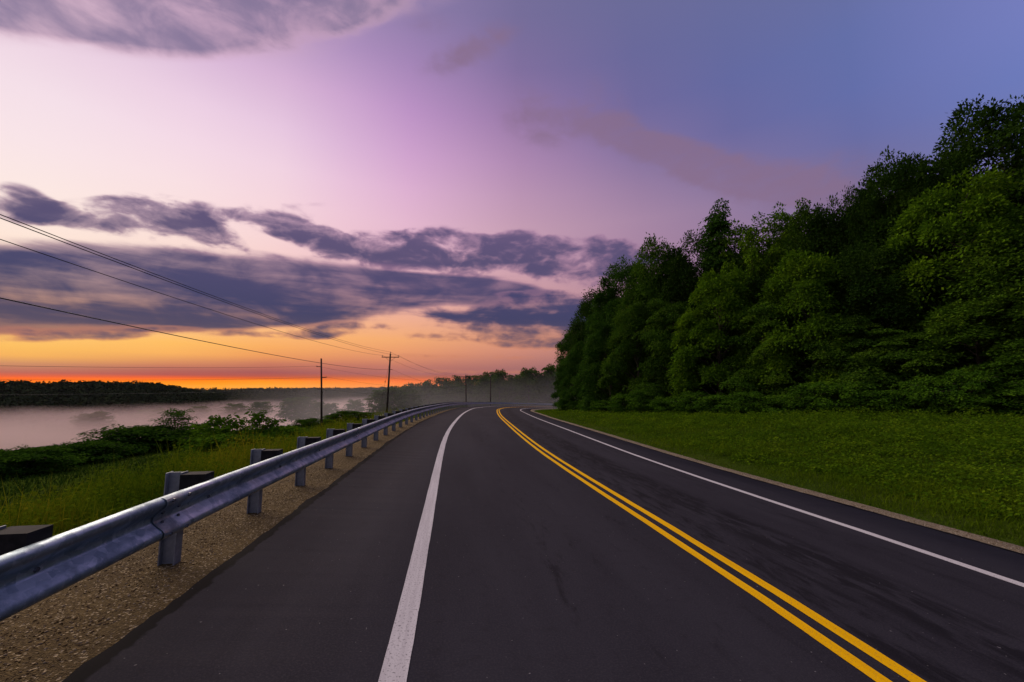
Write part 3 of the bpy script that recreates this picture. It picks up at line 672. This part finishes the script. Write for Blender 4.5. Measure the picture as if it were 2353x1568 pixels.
# (variant, top pixel, depth, crown radius, label, tint)
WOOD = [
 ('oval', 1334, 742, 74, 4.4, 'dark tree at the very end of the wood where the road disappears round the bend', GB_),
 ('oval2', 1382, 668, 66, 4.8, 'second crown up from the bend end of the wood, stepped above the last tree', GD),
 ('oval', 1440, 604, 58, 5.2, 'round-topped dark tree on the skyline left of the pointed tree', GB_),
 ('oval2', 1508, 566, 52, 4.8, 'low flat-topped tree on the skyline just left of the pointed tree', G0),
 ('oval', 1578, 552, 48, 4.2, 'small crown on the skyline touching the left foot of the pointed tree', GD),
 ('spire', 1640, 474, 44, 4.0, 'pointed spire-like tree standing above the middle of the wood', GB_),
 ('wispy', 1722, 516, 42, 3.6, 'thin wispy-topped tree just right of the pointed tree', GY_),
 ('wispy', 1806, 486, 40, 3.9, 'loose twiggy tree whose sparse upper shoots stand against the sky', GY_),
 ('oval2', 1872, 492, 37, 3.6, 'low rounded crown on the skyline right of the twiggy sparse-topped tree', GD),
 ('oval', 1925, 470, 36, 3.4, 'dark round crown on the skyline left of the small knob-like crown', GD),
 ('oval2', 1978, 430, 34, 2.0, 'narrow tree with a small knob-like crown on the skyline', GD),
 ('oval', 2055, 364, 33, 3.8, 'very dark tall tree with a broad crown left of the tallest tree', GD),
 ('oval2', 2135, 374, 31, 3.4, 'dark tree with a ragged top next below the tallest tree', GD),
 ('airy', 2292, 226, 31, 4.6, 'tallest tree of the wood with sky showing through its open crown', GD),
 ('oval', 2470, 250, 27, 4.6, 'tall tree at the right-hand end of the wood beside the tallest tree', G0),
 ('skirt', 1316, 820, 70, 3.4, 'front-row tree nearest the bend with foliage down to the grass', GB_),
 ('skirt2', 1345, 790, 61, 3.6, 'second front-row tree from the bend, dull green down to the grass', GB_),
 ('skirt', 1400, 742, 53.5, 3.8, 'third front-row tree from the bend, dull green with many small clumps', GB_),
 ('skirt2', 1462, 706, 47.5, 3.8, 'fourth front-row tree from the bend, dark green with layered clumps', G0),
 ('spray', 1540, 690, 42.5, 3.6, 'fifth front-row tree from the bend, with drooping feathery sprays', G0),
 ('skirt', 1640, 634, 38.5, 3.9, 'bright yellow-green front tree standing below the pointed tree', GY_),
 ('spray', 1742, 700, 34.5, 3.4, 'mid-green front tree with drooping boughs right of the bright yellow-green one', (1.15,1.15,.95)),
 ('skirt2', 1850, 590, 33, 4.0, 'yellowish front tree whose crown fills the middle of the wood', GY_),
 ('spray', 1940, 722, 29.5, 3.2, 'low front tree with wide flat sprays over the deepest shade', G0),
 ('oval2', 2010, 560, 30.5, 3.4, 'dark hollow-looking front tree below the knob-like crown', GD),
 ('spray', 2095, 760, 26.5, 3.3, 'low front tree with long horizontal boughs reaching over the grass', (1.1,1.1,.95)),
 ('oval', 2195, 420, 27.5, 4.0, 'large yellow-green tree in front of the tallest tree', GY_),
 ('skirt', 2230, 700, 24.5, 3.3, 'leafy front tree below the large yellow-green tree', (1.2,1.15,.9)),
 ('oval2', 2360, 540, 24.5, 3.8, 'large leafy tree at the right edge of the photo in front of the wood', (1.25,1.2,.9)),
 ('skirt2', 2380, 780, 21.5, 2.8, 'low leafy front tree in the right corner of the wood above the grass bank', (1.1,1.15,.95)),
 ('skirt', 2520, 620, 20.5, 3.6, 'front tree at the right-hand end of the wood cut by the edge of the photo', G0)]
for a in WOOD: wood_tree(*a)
# second ranks that close the wood from behind
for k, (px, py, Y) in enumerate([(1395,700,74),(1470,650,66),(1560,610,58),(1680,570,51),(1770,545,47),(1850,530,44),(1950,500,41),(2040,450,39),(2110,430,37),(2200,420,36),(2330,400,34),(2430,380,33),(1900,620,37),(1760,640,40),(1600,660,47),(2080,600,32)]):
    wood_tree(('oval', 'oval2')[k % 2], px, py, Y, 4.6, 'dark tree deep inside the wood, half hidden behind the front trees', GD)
# low growth along the foot of the wood
def front_line(px):
    return float(np.interp(px, [1285,1330,1440,1560,1700,1850,2000,2150,2353,2500], [66,58,43,37.5,31.5,28.5,25.5,23,20.5,19]))
ORD = 'first second third fourth fifth sixth seventh eighth ninth tenth eleventh twelfth thirteenth fourteenth fifteenth sixteenth seventeenth eighteenth'.split()
FOOT = [1300,1325,1355,1392,1432,1478,1530,1590,1655,1725,1800,1880,1965,2050,2140,2235,2330,2430]
for k, px in enumerate(FOOT):
    Y = front_line(px)-.3+.6*rng.random(); a, _ = ray(px, 950); x = a*Y
    h = 1.3+1.1*rng.random()
    lab = ORD[k]+' shrub from the bend along the grassy foot of the wood'
    plant(('bush','bush2')[k % 2], 'shrub', lab, 'shrub', x, Y, h, 1.5+.5*rng.random(), 'shrubs along the foot of the wood', (.9,1.0,.8))

# ------------------------------------------------------------------ trees beyond the bend
FART = [('far2', 952, 890, 168, 5.5, 'low first tree at the left end of the row beyond the bend'), ('far', 985, 884, 165, 5, 'second small tree from the left end of the row beyond the bend'),
 ('far2', 1018, 877, 162, 5, 'small pointed tree left of the far crossarm pole'), ('far', 1048, 874, 160, 4.5, 'tree just left of the far crossarm pole'),
 ('far2', 1084, 872, 158, 4.8, 'tree just behind the far crossarm pole on its right side'), ('far', 1112, 872, 152, 4, 'low tree between the far crossarm pole and the thin far pole'),
 ('far2', 1124, 864, 156, 4.4, 'tree right behind the thin far pole'), ('far', 1148, 860, 150, 4.2, 'round dark tree just right of the thin far pole'),
 ('far2', 1180, 871, 154, 4.6, 'low tree between two taller crowns beyond the bend'), ('far', 1214, 856, 148, 5.6, 'broad dome-topped tree beyond the bend'),
 ('far2', 1242, 866, 150, 4.2, 'tree with a lower top between the dome-topped and the misty tree'), ('far', 1268, 849, 152, 5.2, 'tall pale misty tree beside the dark wood where the road ends'),
 ('far2', 1300, 845, 154, 5.2, 'far tree mostly hidden behind the end of the wood'), ('far', 905, 898, 130, 4.2, 'dark tree in mist just behind the near crossarm pole'),
 ('far2', 872, 905, 128, 4.0, 'dim tree in mist left of the near crossarm pole'), ('far', 935, 896, 140, 4.6, 'dim tree in mist right of the near crossarm pole')]
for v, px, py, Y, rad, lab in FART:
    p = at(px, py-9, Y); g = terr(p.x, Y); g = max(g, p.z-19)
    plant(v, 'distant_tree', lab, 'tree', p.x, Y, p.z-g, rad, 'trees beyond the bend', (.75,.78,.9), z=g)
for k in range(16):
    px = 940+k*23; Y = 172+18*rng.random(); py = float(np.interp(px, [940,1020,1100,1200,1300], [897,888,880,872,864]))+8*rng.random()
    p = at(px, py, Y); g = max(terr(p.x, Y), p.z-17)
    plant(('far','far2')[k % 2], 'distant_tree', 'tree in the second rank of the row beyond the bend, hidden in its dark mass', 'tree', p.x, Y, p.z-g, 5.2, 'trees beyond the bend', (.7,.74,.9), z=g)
# trees standing in the valley fog and the grey bushes by the thin pole
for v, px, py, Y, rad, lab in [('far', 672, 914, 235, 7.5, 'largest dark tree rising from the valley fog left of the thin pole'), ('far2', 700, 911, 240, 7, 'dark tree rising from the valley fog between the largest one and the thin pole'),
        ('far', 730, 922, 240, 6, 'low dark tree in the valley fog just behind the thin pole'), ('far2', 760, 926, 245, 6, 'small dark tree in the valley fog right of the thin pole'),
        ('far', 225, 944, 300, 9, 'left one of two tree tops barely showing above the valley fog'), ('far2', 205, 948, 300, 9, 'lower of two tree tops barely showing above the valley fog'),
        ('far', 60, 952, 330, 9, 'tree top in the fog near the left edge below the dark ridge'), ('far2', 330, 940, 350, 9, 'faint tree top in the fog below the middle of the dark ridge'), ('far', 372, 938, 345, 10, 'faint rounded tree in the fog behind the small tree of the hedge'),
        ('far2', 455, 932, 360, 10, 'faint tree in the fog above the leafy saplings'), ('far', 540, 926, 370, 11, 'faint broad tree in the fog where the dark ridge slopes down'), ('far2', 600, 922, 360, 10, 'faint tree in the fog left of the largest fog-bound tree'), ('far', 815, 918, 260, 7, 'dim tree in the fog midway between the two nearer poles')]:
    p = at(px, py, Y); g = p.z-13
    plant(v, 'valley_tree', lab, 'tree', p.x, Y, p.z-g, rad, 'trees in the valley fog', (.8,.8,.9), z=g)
for v, px, py, Y, rad, lab in [('far', 765, 950, 86, 2.2, 'leftmost grey-green bush in the mist right of the thin pole'), ('far2', 790, 943, 88, 2.3, 'tallest grey-green bush in the mist right of the thin pole'), ('far', 815, 944, 90, 2.2, 'grey-green bush in the mist between the two poles'),
        ('far', 838, 946, 92, 2.4, 'rightmost grey-green bush in the mist left of the crossarm pole'), ('bush', 694, 962, 62, 1.4, 'small round bush on the field just left of the thin pole'), ('bush2', 712, 960, 62, 1.7, 'rounded bush on the field touching the thin pole'), ('bush', 748, 962, 64, 1.9, 'low bush at the foot of the thin pole on its right')]:
    p = at(px, py, Y); g = terr(p.x, Y)
    plant(v, 'field_bush', lab, 'bush', p.x, Y, max(1.5, p.z-g), rad, 'bushes on the field near the poles', (.9,.95,.9), z=min(g, p.z-1.5))

# ------------------------------------------------------------------ hedge, sapling and sumacs left of the road
HEDGE = [('bush2', 20, 1026, 21.5, 2.3, 'feathery bush at the left edge of the photo, end of the hedge'), ('bush', 92, 1028, 23, 1.6, 'bush with a thin upright shoot in the hedge'), ('bush', 60, 1060, 20.5, 1.8, 'low dark bush filling the hedge near the left edge'),
 ('bush2', 140, 1052, 24.5, 1.8, 'low bush in the sag of the hedge line'), ('bush', 200, 1048, 26, 1.9, 'rounded low bush in the middle of the hedge'), ('bush2', 246, 1022, 28.5, 1.9, 'bush where the hedge starts to climb left of the round bush'),
 ('bush', 302, 984, 30.5, 2.4, 'big round bush topping the hedge left of the small tree'), ('bush2', 345, 986, 31.5, 2.1, 'dark bush between the round bush and the small tree'), ('bush', 425, 1000, 33.5, 2.0, 'bush at the right foot of the small tree'), ('bush2', 462, 1000, 35.5, 2.0, 'last bush of the hedge behind the leafy saplings'), ('bush', 385, 1002, 31.5, 1.9, 'dark bush right under the small tree')]
for v, px, py, Y, rad, lab in HEDGE:
    p = at(px, py+(6 if px < 260 else -8), Y); rad *= 1.0 if px < 260 else 1.3; g = terr(p.x, Y)
    plant(v, 'hedge_bush', lab, 'bush', p.x, Y, max(1.3, p.z-g), rad, 'bushes of the hedge below the field', (.62,.70,.72))
p = at(404, 938, 33.0); plant('sapling', 'small_tree', 'small tree with a tilted leafy crown rising out of the hedge', 'tree', p.x, 33.0, p.z-terr(p.x, 33.0), 1.55, None, (.95,1.05,.95), rz=.6)
SUM = [('sumac', 480, 966, 19.5, 1.0, 'leftmost leafy sapling of the clump behind the guardrail'), ('sumac', 508, 952, 18.5, .95, 'second leafy sapling from the left in the clump behind the guardrail'), ('sumac', 548, 958, 18.5, .9, 'middle leafy sapling of the clump behind the guardrail'),
 ('sumac', 592, 943, 19.5, .7, 'tallest thin sapling of the clump, with a bare wiry top'), ('sumac', 630, 962, 20, .7, 'rightmost thin sapling of the clump behind the guardrail'), ('bush', 530, 992, 17.5, 1.5, 'dark low bush under the leafy saplings'), ('bush2', 600, 994, 19, 1.4, 'green low bush under the thin saplings'), ('bush', 655, 978, 24, 1.5, 'low bush right of the leafy saplings toward the thin pole')]
for v, px, py, Y, rad, lab in SUM:
    p = at(px, py, Y); g = terr(p.x, Y)
    plant(v, 'sapling' if v == 'sumac' else 'verge_bush', lab, 'sapling' if v == 'sumac' else 'bush', p.x, Y, p.z-g, rad, 'saplings and bushes behind the guardrail', (1.2,1.2,.8))

# ------------------------------------------------------------------ far woods on the ridges (masses)
def canopy(name, n, r0, r1, a0, a1, rad, seed, per=40):
    r = np.random.default_rng(seed); R = np.sqrt(r0**2+(r1**2-r0**2)*r.random(n)); a = np.radians(a0+(a1-a0)*r.random(n))
    x, y = R*np.sin(a), R*np.cos(a); z = terrain(x, y); sz = rad*(.6+.8*r.random(n))
    q = r.normal(0, 1, (n, per, 3)); q /= np.linalg.norm(q, axis=2)[...,None]; q[...,2] = np.abs(q[...,2])*1.25-.25
    q *= (.72+.34*r.random((n, per, 1)))
    P = (q*sz[:,None,None]+np.stack([x, y, z+sz*.8], -1)[:,None]).reshape(-1, 3)
    nm = q.reshape(-1, 3)+np.array([0,0,.5])+r.normal(0, .35, P.shape); D = r.normal(0, 1, P.shape)
    L = np.repeat(sz, per)*(.30+.22*r.random(len(P)))
    V, F = quads(P-D/np.linalg.norm(D, axis=1)[:,None]*L[:,None]*.5, D, nm, L, L*.8)
    return link(name, mesh_np(name, V, F, M_FAR, tint=np.repeat(np.clip(np.repeat(r.random(n), per)*.6+.4*r.random(len(P)), 0, 1), 4)), kind='stuff')
canopy('forest', 5200, 470, 760, -62, -27, 4.6, 21)
canopy('forest', 1500, 660, 900, -20, 2, 5, 22)
canopy('forest', 3600, 700, 1150, -39, -6, 5, 25)
canopy('forest', 1500, 1700, 3600, -50, 6, 12, 23)

# ------------------------------------------------------------------ utility poles and wires
def pole(name, label, base, top, r0, r1, parts, lean=(0,0)):
    t = thing(name, label, 'utility pole', tuple(base), 0, 'utility poles along the field edge')
    B = Vector(base); h = top.z-base.z
    tl = Vector((top.x-base.x, top.y-base.y, h))
    link('pole_shaft', MB().tube([(0,0,-.8), tuple(tl*.5), tuple(tl)], [r0, (r0+r1)/2, r1], 8).mesh('pole_shaft', M_POLE, True), t)
    return t, B, tl
def cross(t, tl, drop, half_, ang, th=.13):
    u = Vector((math.cos(ang), math.sin(ang), 0)); c = tl-Vector((0,0,drop)); v = Vector((-math.sin(ang), math.cos(ang), 0))*.14
    link('crossarm', MB().box(tuple(c+v), (2*half_, th*.85, th), ang).mesh('crossarm', M_POLE), t)
    for sgn in (-1, 1):
        link('brace', MB().tube([tuple(c+u*sgn*half_*.55+v-Vector((0,0,.06))), tuple(c-Vector((0,0,.75)))], .022, 4).mesh('brace', M_POLE), t)
    pins = []
    for q in (c-u*half_*.93+v, c+u*half_*.93+v):
        link('insulator', MB().tube([tuple(q+Vector((0,0,.06))), tuple(q+Vector((0,0,.16))), tuple(q+Vector((0,0,.18))), tuple(q+Vector((0,0,.32)))], [.03, .03, .085, .05], 8).mesh('insulator', M_INS), t); pins.append(q+Vector((0,0,.30)))
    q = tl; link('insulator', MB().tube([tuple(q-Vector((0,0,.02))), tuple(q+Vector((0,0,.12))), tuple(q+Vector((0,0,.14))), tuple(q+Vector((0,0,.30)))], [.03, .03, .09, .05], 8).mesh('insulator', M_INS), t)
    return [pins[0], q+Vector((0,0,.28)), pins[1]]
def pole_pts(bx, by, tx, ty, Y):
    b = at(bx, by, Y); return b, at(tx, ty, Y)
b2, t2 = pole_pts(888, 947, 897, 812, 70); b2.z = min(b2.z, terr(b2.x, b2.y))
P2, B2, T2 = pole('utility_pole', 'nearer leaning wooden pole with a crossarm and two braces behind the guardrail', b2, t2, .19, .13, None)
pins2 = cross(P2, T2, .62, 1.45, .12)
b3, t3 = pole_pts(1071, 938, 1070, 862, 104); b3.z = min(b3.z, terr(b3.x, b3.y))
P3, B3, T3 = pole('utility_pole', 'farther upright pole with a small crossarm in front of the misty trees', b3, t3, .15, .11, None)
pins3 = cross(P3, T3, .48, 1.15, .1, .2)
b1, t1 = pole_pts(739, 980, 738, 823, 53); b1.z = min(b1.z, terr(b1.x, b1.y))
P1, B1, T1 = pole('utility_pole', 'tall thin bare pole with three short side brackets, nearest to the bushes', b1, t1, .14, .10, None)
pins1 = []
for k, (py, sg) in enumerate(((842, -1), (867, 1), (893, -1))):
    q = at(738.5, py, 53)-B1
    e = q+Vector((sg*.62, 0, .02)); link('bracket', MB().tube([tuple(q), tuple(e)], .05, 5).mesh('bracket', M_POLE), P1)
    link('insulator', MB().tube([tuple(e), tuple(e+Vector((0,0,.12)))], [.06, .05], 7).mesh('insulator', M_INS), P1); pins1.append(B1+e+Vector((0,0,.06)))
b4, t4 = pole_pts(1127, 938, 1127, 865, 102); b4.z = min(b4.z, terr(b4.x, b4.y))
P4, B4, T4 = pole('utility_pole', 'farther thin bare pole without crossarm right of the small crossarm pole', b4, t4, .14, .10, None)
link('insulator', MB().tube([tuple(T4-Vector((0,0,.05))), tuple(T4+Vector((0,0,.3)))], [.06, .05], 7).mesh('insulator', M_INS), P4)
link('guy_insulator', MB().tube([(-.42,0,T2.z*.55), (-.42,0,T2.z*.55+.35)], [.06,.06], 6).mesh('guy_insulator', M_INS), P2)
g0 = T2-Vector((.1,0,1.5)); link('guy_wire', MB().tube([tuple(g0), (-.42, 0, T2.z*.55), (-1.3, -.6, -.6)], .016, 4).mesh('guy_wire', M_WIRE), P2)

def wire(label, a, b, sag, rad=.016, group='overhead wires'):
    n = 26; a, b = Vector(a), Vector(b); pts = []
    for k in range(n+1):
        t = k/n; p = a.lerp(b, t); p.z -= 4*sag*t*(1-t); pts.append(p)
    m = (a+b)/2; mb = MB().tube([tuple(p-a) for p in pts], rad, 5); o = link('overhead_wire', mb.mesh('overhead_wire', M_WIRE, True), label=label, category='wire', group=group); o.location = a; return o
def far_end(a, px, py, Y, t, sag):
    q = at(px, py, Y); b = Vector(a).lerp(q, 1/t); b.z = (q.z+4*sag*t*(1-t)-a.z*(1-t))/t; return b
W2 = [B2+q for q in pins2]; W3 = [B3+q for q in pins3]
for (lab, a, px, py, Y, sg) in (('outermost left of the three crossarm wires crossing the sky from the left edge', W2[0], 0, 547, 12.3, 1.3), ('topmost of the three crossarm wires, reaching the left edge of the sky', W2[1], 0, 490, 11.5, 1.3), ('crossarm wire running just below the topmost one to the left edge', W2[2], 0, 498, 10.8, 1.3)):
    wire(lab, a, far_end(a, px, py, Y, .68, sg), sg, .015)
a = B2+Vector((-.15, 0, 0))+T2-Vector((0,0,2.75)); wire('single lower wire crossing the clouds from the left edge and passing the thin pole', a, far_end(a, 0, 682, 11.6, .68, 1.2), 1.2, .019)
link('bracket', MB().box(tuple(T2-Vector((.02,0,2.75))+Vector((.2,0,0))), (.5,.08,.08)).mesh('bracket', M_POLE), P2)
for a, b, lab in zip(W2, W3, ('left wire between the two crossarm poles', 'top wire between the two crossarm poles', 'right wire between the two crossarm poles')):
    wire(lab, a, b, 1.2, .014)
a = B2+T2-Vector((-.4,0,2.75)); wire('low wire falling from the nearer crossarm pole to the bend', a, at(1127, 905, 102), 1.2, .014)
for a, px, py, lab in ((pins1[0], 0, 838, 'faint wire from the top bracket of the thin pole to the left edge'), (pins1[1], 0, 870, 'faint wire from the middle bracket of the thin pole leftward over the ridge'), (pins1[2], 0, 905, 'faint wire from the lowest bracket of the thin pole leftward')):
    wire(lab, a, far_end(a, px, py, 24.3, .36, 1.2), 1.2, .011)
for a, dzz, lab in ((pins1[0], .25, 'faint wire from the top bracket of the thin pole rightward to the far bare pole'), (pins1[1], -1.0, 'faint wire from the middle bracket of the thin pole rightward'), (pins1[2], -2.2, 'faint wire from the lowest bracket of the thin pole rightward')):
    wire(lab, a, B4+T4+Vector((0,0,dzz)), 1.6, .011)

# ------------------------------------------------------------------ grass and weeds
def scatter(n, r0, r1, a0, a1, seed, keep):
    r = np.random.default_rng(seed); R = r0*(r1/r0)**r.random(n); a = np.radians(a0+(a1-a0)*r.random(n)); x, y = R*np.sin(a), R*np.cos(a)
    s, o = to_road(x, y); k = keep(x, y, s, o, R); x, y, R, s, o = x[k], y[k], R[k], s[k], o[k]
    return r, x, y, terrain(x, y), R, s, o
def blades(name, r, x, y, z, h, w, mat, lean=.35, tint=None):
    n = len(x); a = r.random(n)*6.283; b = r.random(n)*6.283; d = np.stack([np.cos(a), np.sin(a), 0*a], -1); ln = np.stack([np.cos(b), np.sin(b), 0*b], -1)*(lean*h*(.3+r.random(n)))[:,None]
    p = np.stack([x, y, z-.03], -1); H = np.stack([0*h, 0*h, h], -1); w = w[:,None]*.5
    V = np.stack([p-d*w, p+d*w, p+H*.55+ln*.3+d*w*.7, p+H*.55+ln*.3-d*w*.7, p+H+ln], 1).reshape(-1, 3)
    i = np.arange(n)*5; F = np.concatenate([np.stack([i, i+1, i+2], -1), np.stack([i, i+2, i+3], -1), np.stack([i+3, i+2, i+4], -1)])
    tint = r.random(n) if tint is None else tint
    return link(name, mesh_np(name, V, F, mat, tint=np.repeat(tint, 5)), kind='stuff')
def leaves(name, r, x, y, z, h, L, mat, tint):
    n = len(x); P = np.stack([x, y, z+h], -1); D = r.normal(0, 1, (n,3))*np.array([1,1,.35]); nm = np.stack([r.normal(0,.4,n), r.normal(0,.4,n), np.ones(n)], -1)
    V, F = quads(P, D, nm, L, L*(.6+.25*r.random(n))); return link(name, mesh_np(name, V, F, mat, tint=np.repeat(tint, 4)), kind='stuff')
def patch(x, y, f=1.0): return np.clip(.5+.5*wav(x*2.3*f+5, y*2.3*f)*1.2, 0, 1)
def wood_front(x, y):
    rr = x/np.maximum(y, .1); return np.interp(rr, [.11,.16,.28,.41,.55,.72,.86,1.04,1.23,1.6], [68,60,45,39,33,30,26.8,24.2,22,19])
inbank = lambda x, y, s, o, R: (o > PER+.36) & (y < wood_front(x, y)+2.5) & (s > -3)
r, x, y, z, R, s, o = scatter(230000, 3.5, 85, 3, 78, 31, inbank)
t = o-PE; edge = smooth(.2, 2.5, t)
h = (.05+.12*r.random(len(x)))*(.6+.9*edge)*(.5+1.0*patch(x, y)*patch(x*2.7, y*2.7, 2.0)**.5); blades('verge_grass', r, x, y, z, h, .006+.0011*R*(.6+.8*r.random(len(x))), M_GRASS, .6, np.clip(.0+.55*patch(x, y, .5)+.4*patch(x*1.9, y*1.9, 1.0)+r.normal(0,.18,len(x)), 0, 1))
r, x, y, z, R, s, o = scatter(130000, 5, 80, 4, 78, 32, lambda x, y, s, o, R: inbank(x, y, s, o, R) & (o > PE+1.6+1.2*patch(x, y)))
pt = patch(x, y); cl = patch(x*2.1, y*2.1, 1.7); h = (.03+.34*r.random(len(x))**.8*(.15+1.1*cl*pt))*smooth(1.4, 5, o-PE)*1.15
leaves('clover_weeds', r, x, y, z, h, .045+.0024*R*(.7+.6*r.random(len(x))), M_HERB, np.clip(-.1+.75*cl+.4*pt+r.normal(0,.14,len(x)), 0, 1))
# broadleaf weeds in clumps, taller towards the wood
r, x, y, z, R, s, o = scatter(16000, 5, 60, 6, 78, 36, lambda x, y, s, o, R: inbank(x, y, s, o, R) & (o > PER+2.2))
kp = r.random(len(x)) < np.clip(.15+.9*smooth(2, 14, o-PER)*patch(x, y, .6), 0, 1)
x, y, z, R, s, o = x[kp][:3800], y[kp][:3800], z[kp][:3800], R[kp][:3800], s[kp][:3800], o[kp][:3800]
rad = (.22+.30*r.random(len(x)))*(1+.012*R); hh = (.16+.40*r.random(len(x)))*(.6+.7*smooth(3, 16, o-PER)); nn = 42
q = r.random((len(x), nn))**.5; a = r.random((len(x), nn))*6.283
lx, ly = x[:,None]+np.cos(a)*q*rad[:,None], y[:,None]+np.sin(a)*q*rad[:,None]; lh = hh[:,None]*(1-q*q*.8)*(.35+.65*r.random(q.shape)**.6)
tt = np.clip(np.repeat(r.random(len(x)), nn)*.55+.45*r.random(q.size), 0, 1)
leaves('broadleaf_weeds', r, lx.ravel(), ly.ravel(), np.repeat(z, nn), lh.ravel(), np.repeat(.055+.0018*R, nn)*(.7+.6*r.random(q.size)), M_HERB, tt)
# tall weeds behind the guardrail
inweed = lambda x, y, s, o, R: (o < -6.55) & (o > -13.0-2*patch(x, y)) & (s > -2)
r, x, y, z, R, s, o = scatter(90000, 4.5, 90, -72, -6, 33, inweed)
pt, cl = patch(x, y), patch(x*1.7+3, y*1.7, 1.3); tall = smooth(6.4, 7.9, -o)*(1-.80*smooth(8.5, 12.5, -o))
h = (.18+.8*r.random(len(x))*(.35+1.0*cl))*(.30+.85*tall); blades('tall_weeds', r, x, y, z, h, .007+.0010*R*(.6+.8*r.random(len(x))), M_WEED, .28, np.clip(.10+.5*pt+.3*cl+r.normal(0,.2,len(x)), 0, 1))
r, x, y, z, R, s, o = scatter(120000, 4.5, 80, -72, -8, 34, inweed)
pt, cl = patch(x, y), patch(x*1.7+3, y*1.7, 1.3); tall = smooth(6.4, 7.9, -o)*(1-.80*smooth(8.5, 12.5, -o))
h = (.1+.68*r.random(len(x))**.8*(.35+1.0*cl))*(.25+.85*tall); leaves('tall_weeds', r, x, y, z, h, .04+.0020*R*(.7+.6*r.random(len(x))), M_WEED, np.clip(.05+.5*pt+.25*cl+r.normal(0,.16,len(x)), 0, 1))
r, x, y, z, R, s, o = scatter(60000, 9, 120, -72, -10, 35, lambda x, y, s, o, R: (o < -13) & (o > -75))
blades('meadow_grass', r, x, y, z, .10+.12*r.random(len(x)), .012+.0016*R*(.6+.8*r.random(len(x))), M_MEAD, .5)

# ------------------------------------------------------------------ fog in the valley and mist round the bend
def fog_mat(name, color, build):
    m = bpy.data.materials.new(name); m.use_nodes = True; T = NT(m.node_tree); T.n.remove(T.n['Principled BSDF'])
    v = T.new('ShaderNodeVolumePrincipled'); v.inputs['Color'].default_value = (*color, 1); v.inputs['Anisotropy'].default_value = .25
    T.l.new(build(T), v.inputs['Density']); T.l.new(v.outputs[0], T.n['Material Output'].inputs['Volume']); return m
def valley_density(T):
    p = T.new('ShaderNodeNewGeometry').outputs['Position']; sx = T.new('ShaderNodeSeparateXYZ'); T.l.new(p, sx.inputs[0]); z = sx.outputs[2]
    n = T.noise(T.mapping(p, sc=(.009, .006, .02)), 1, 4, .55); n2 = T.noise(T.mapping(p, sc=(.03, .02, .06)), 1, 3, .6)
    top = T.m('ADD', -16.0, T.m('ADD', T.m('MULTIPLY', T.m('SUBTRACT', n, .5), 17), T.m('MULTIPLY', T.m('SUBTRACT', n2, .5), 11)))
    v = T.noise(T.mapping(p, (40, 10, 5), sc=(.010, .0045, .05)), 1, 4, .55)
    return T.m('MULTIPLY', T.m('MULTIPLY', T.mr(T.m('SUBTRACT', top, z), -6, 12), T.mr(v, .32, .62, .15, 1.5)), .019)
def bend_density(T):
    p = T.new('ShaderNodeNewGeometry').outputs['Position']; sx = T.new('ShaderNodeSeparateXYZ'); T.l.new(p, sx.inputs[0])
    n = T.noise(T.mapping(p, sc=(.03, .02, .06)), 1, 4, .6)
    top = T.m('ADD', 2.0, T.m('MULTIPLY', T.m('SUBTRACT', n, .5), 12))
    return T.m('MULTIPLY', T.mr(T.m('SUBTRACT', top, sx.outputs[2]), -7, 9), .0062)
def fog_box(name, x0, x1, y0, y1, z0, z1, mat):
    o = link(name, MB().box(((x0+x1)/2, (y0+y1)/2, (z0+z1)/2), (x1-x0, y1-y0, z1-z0)).mesh(name, mat), kind='stuff'); return o
fog_box('fog', -900, 40, 62, 760, -38, -3.5, fog_mat('valley_fog', (.90, .70, .69), valley_density))
fog_box('mist', -75, 75, 106, 152, -14, 14, fog_mat('bend_mist', (.96, .92, .93), bend_density))

hz = bpy.data.materials.new('thin_haze'); hz.use_nodes = True; T = NT(hz.node_tree); T.n.remove(T.n['Principled BSDF'])
v = T.new('ShaderNodeVolumePrincipled'); v.inputs['Color'].default_value = (.95, .88, .92, 1); v.inputs['Density'].default_value = 1.6e-5
T.l.new(v.outputs[0], T.n['Material Output'].inputs['Volume'])
fog_box('haze', -6600, 6600, -1800, 8200, -34, 48, hz)
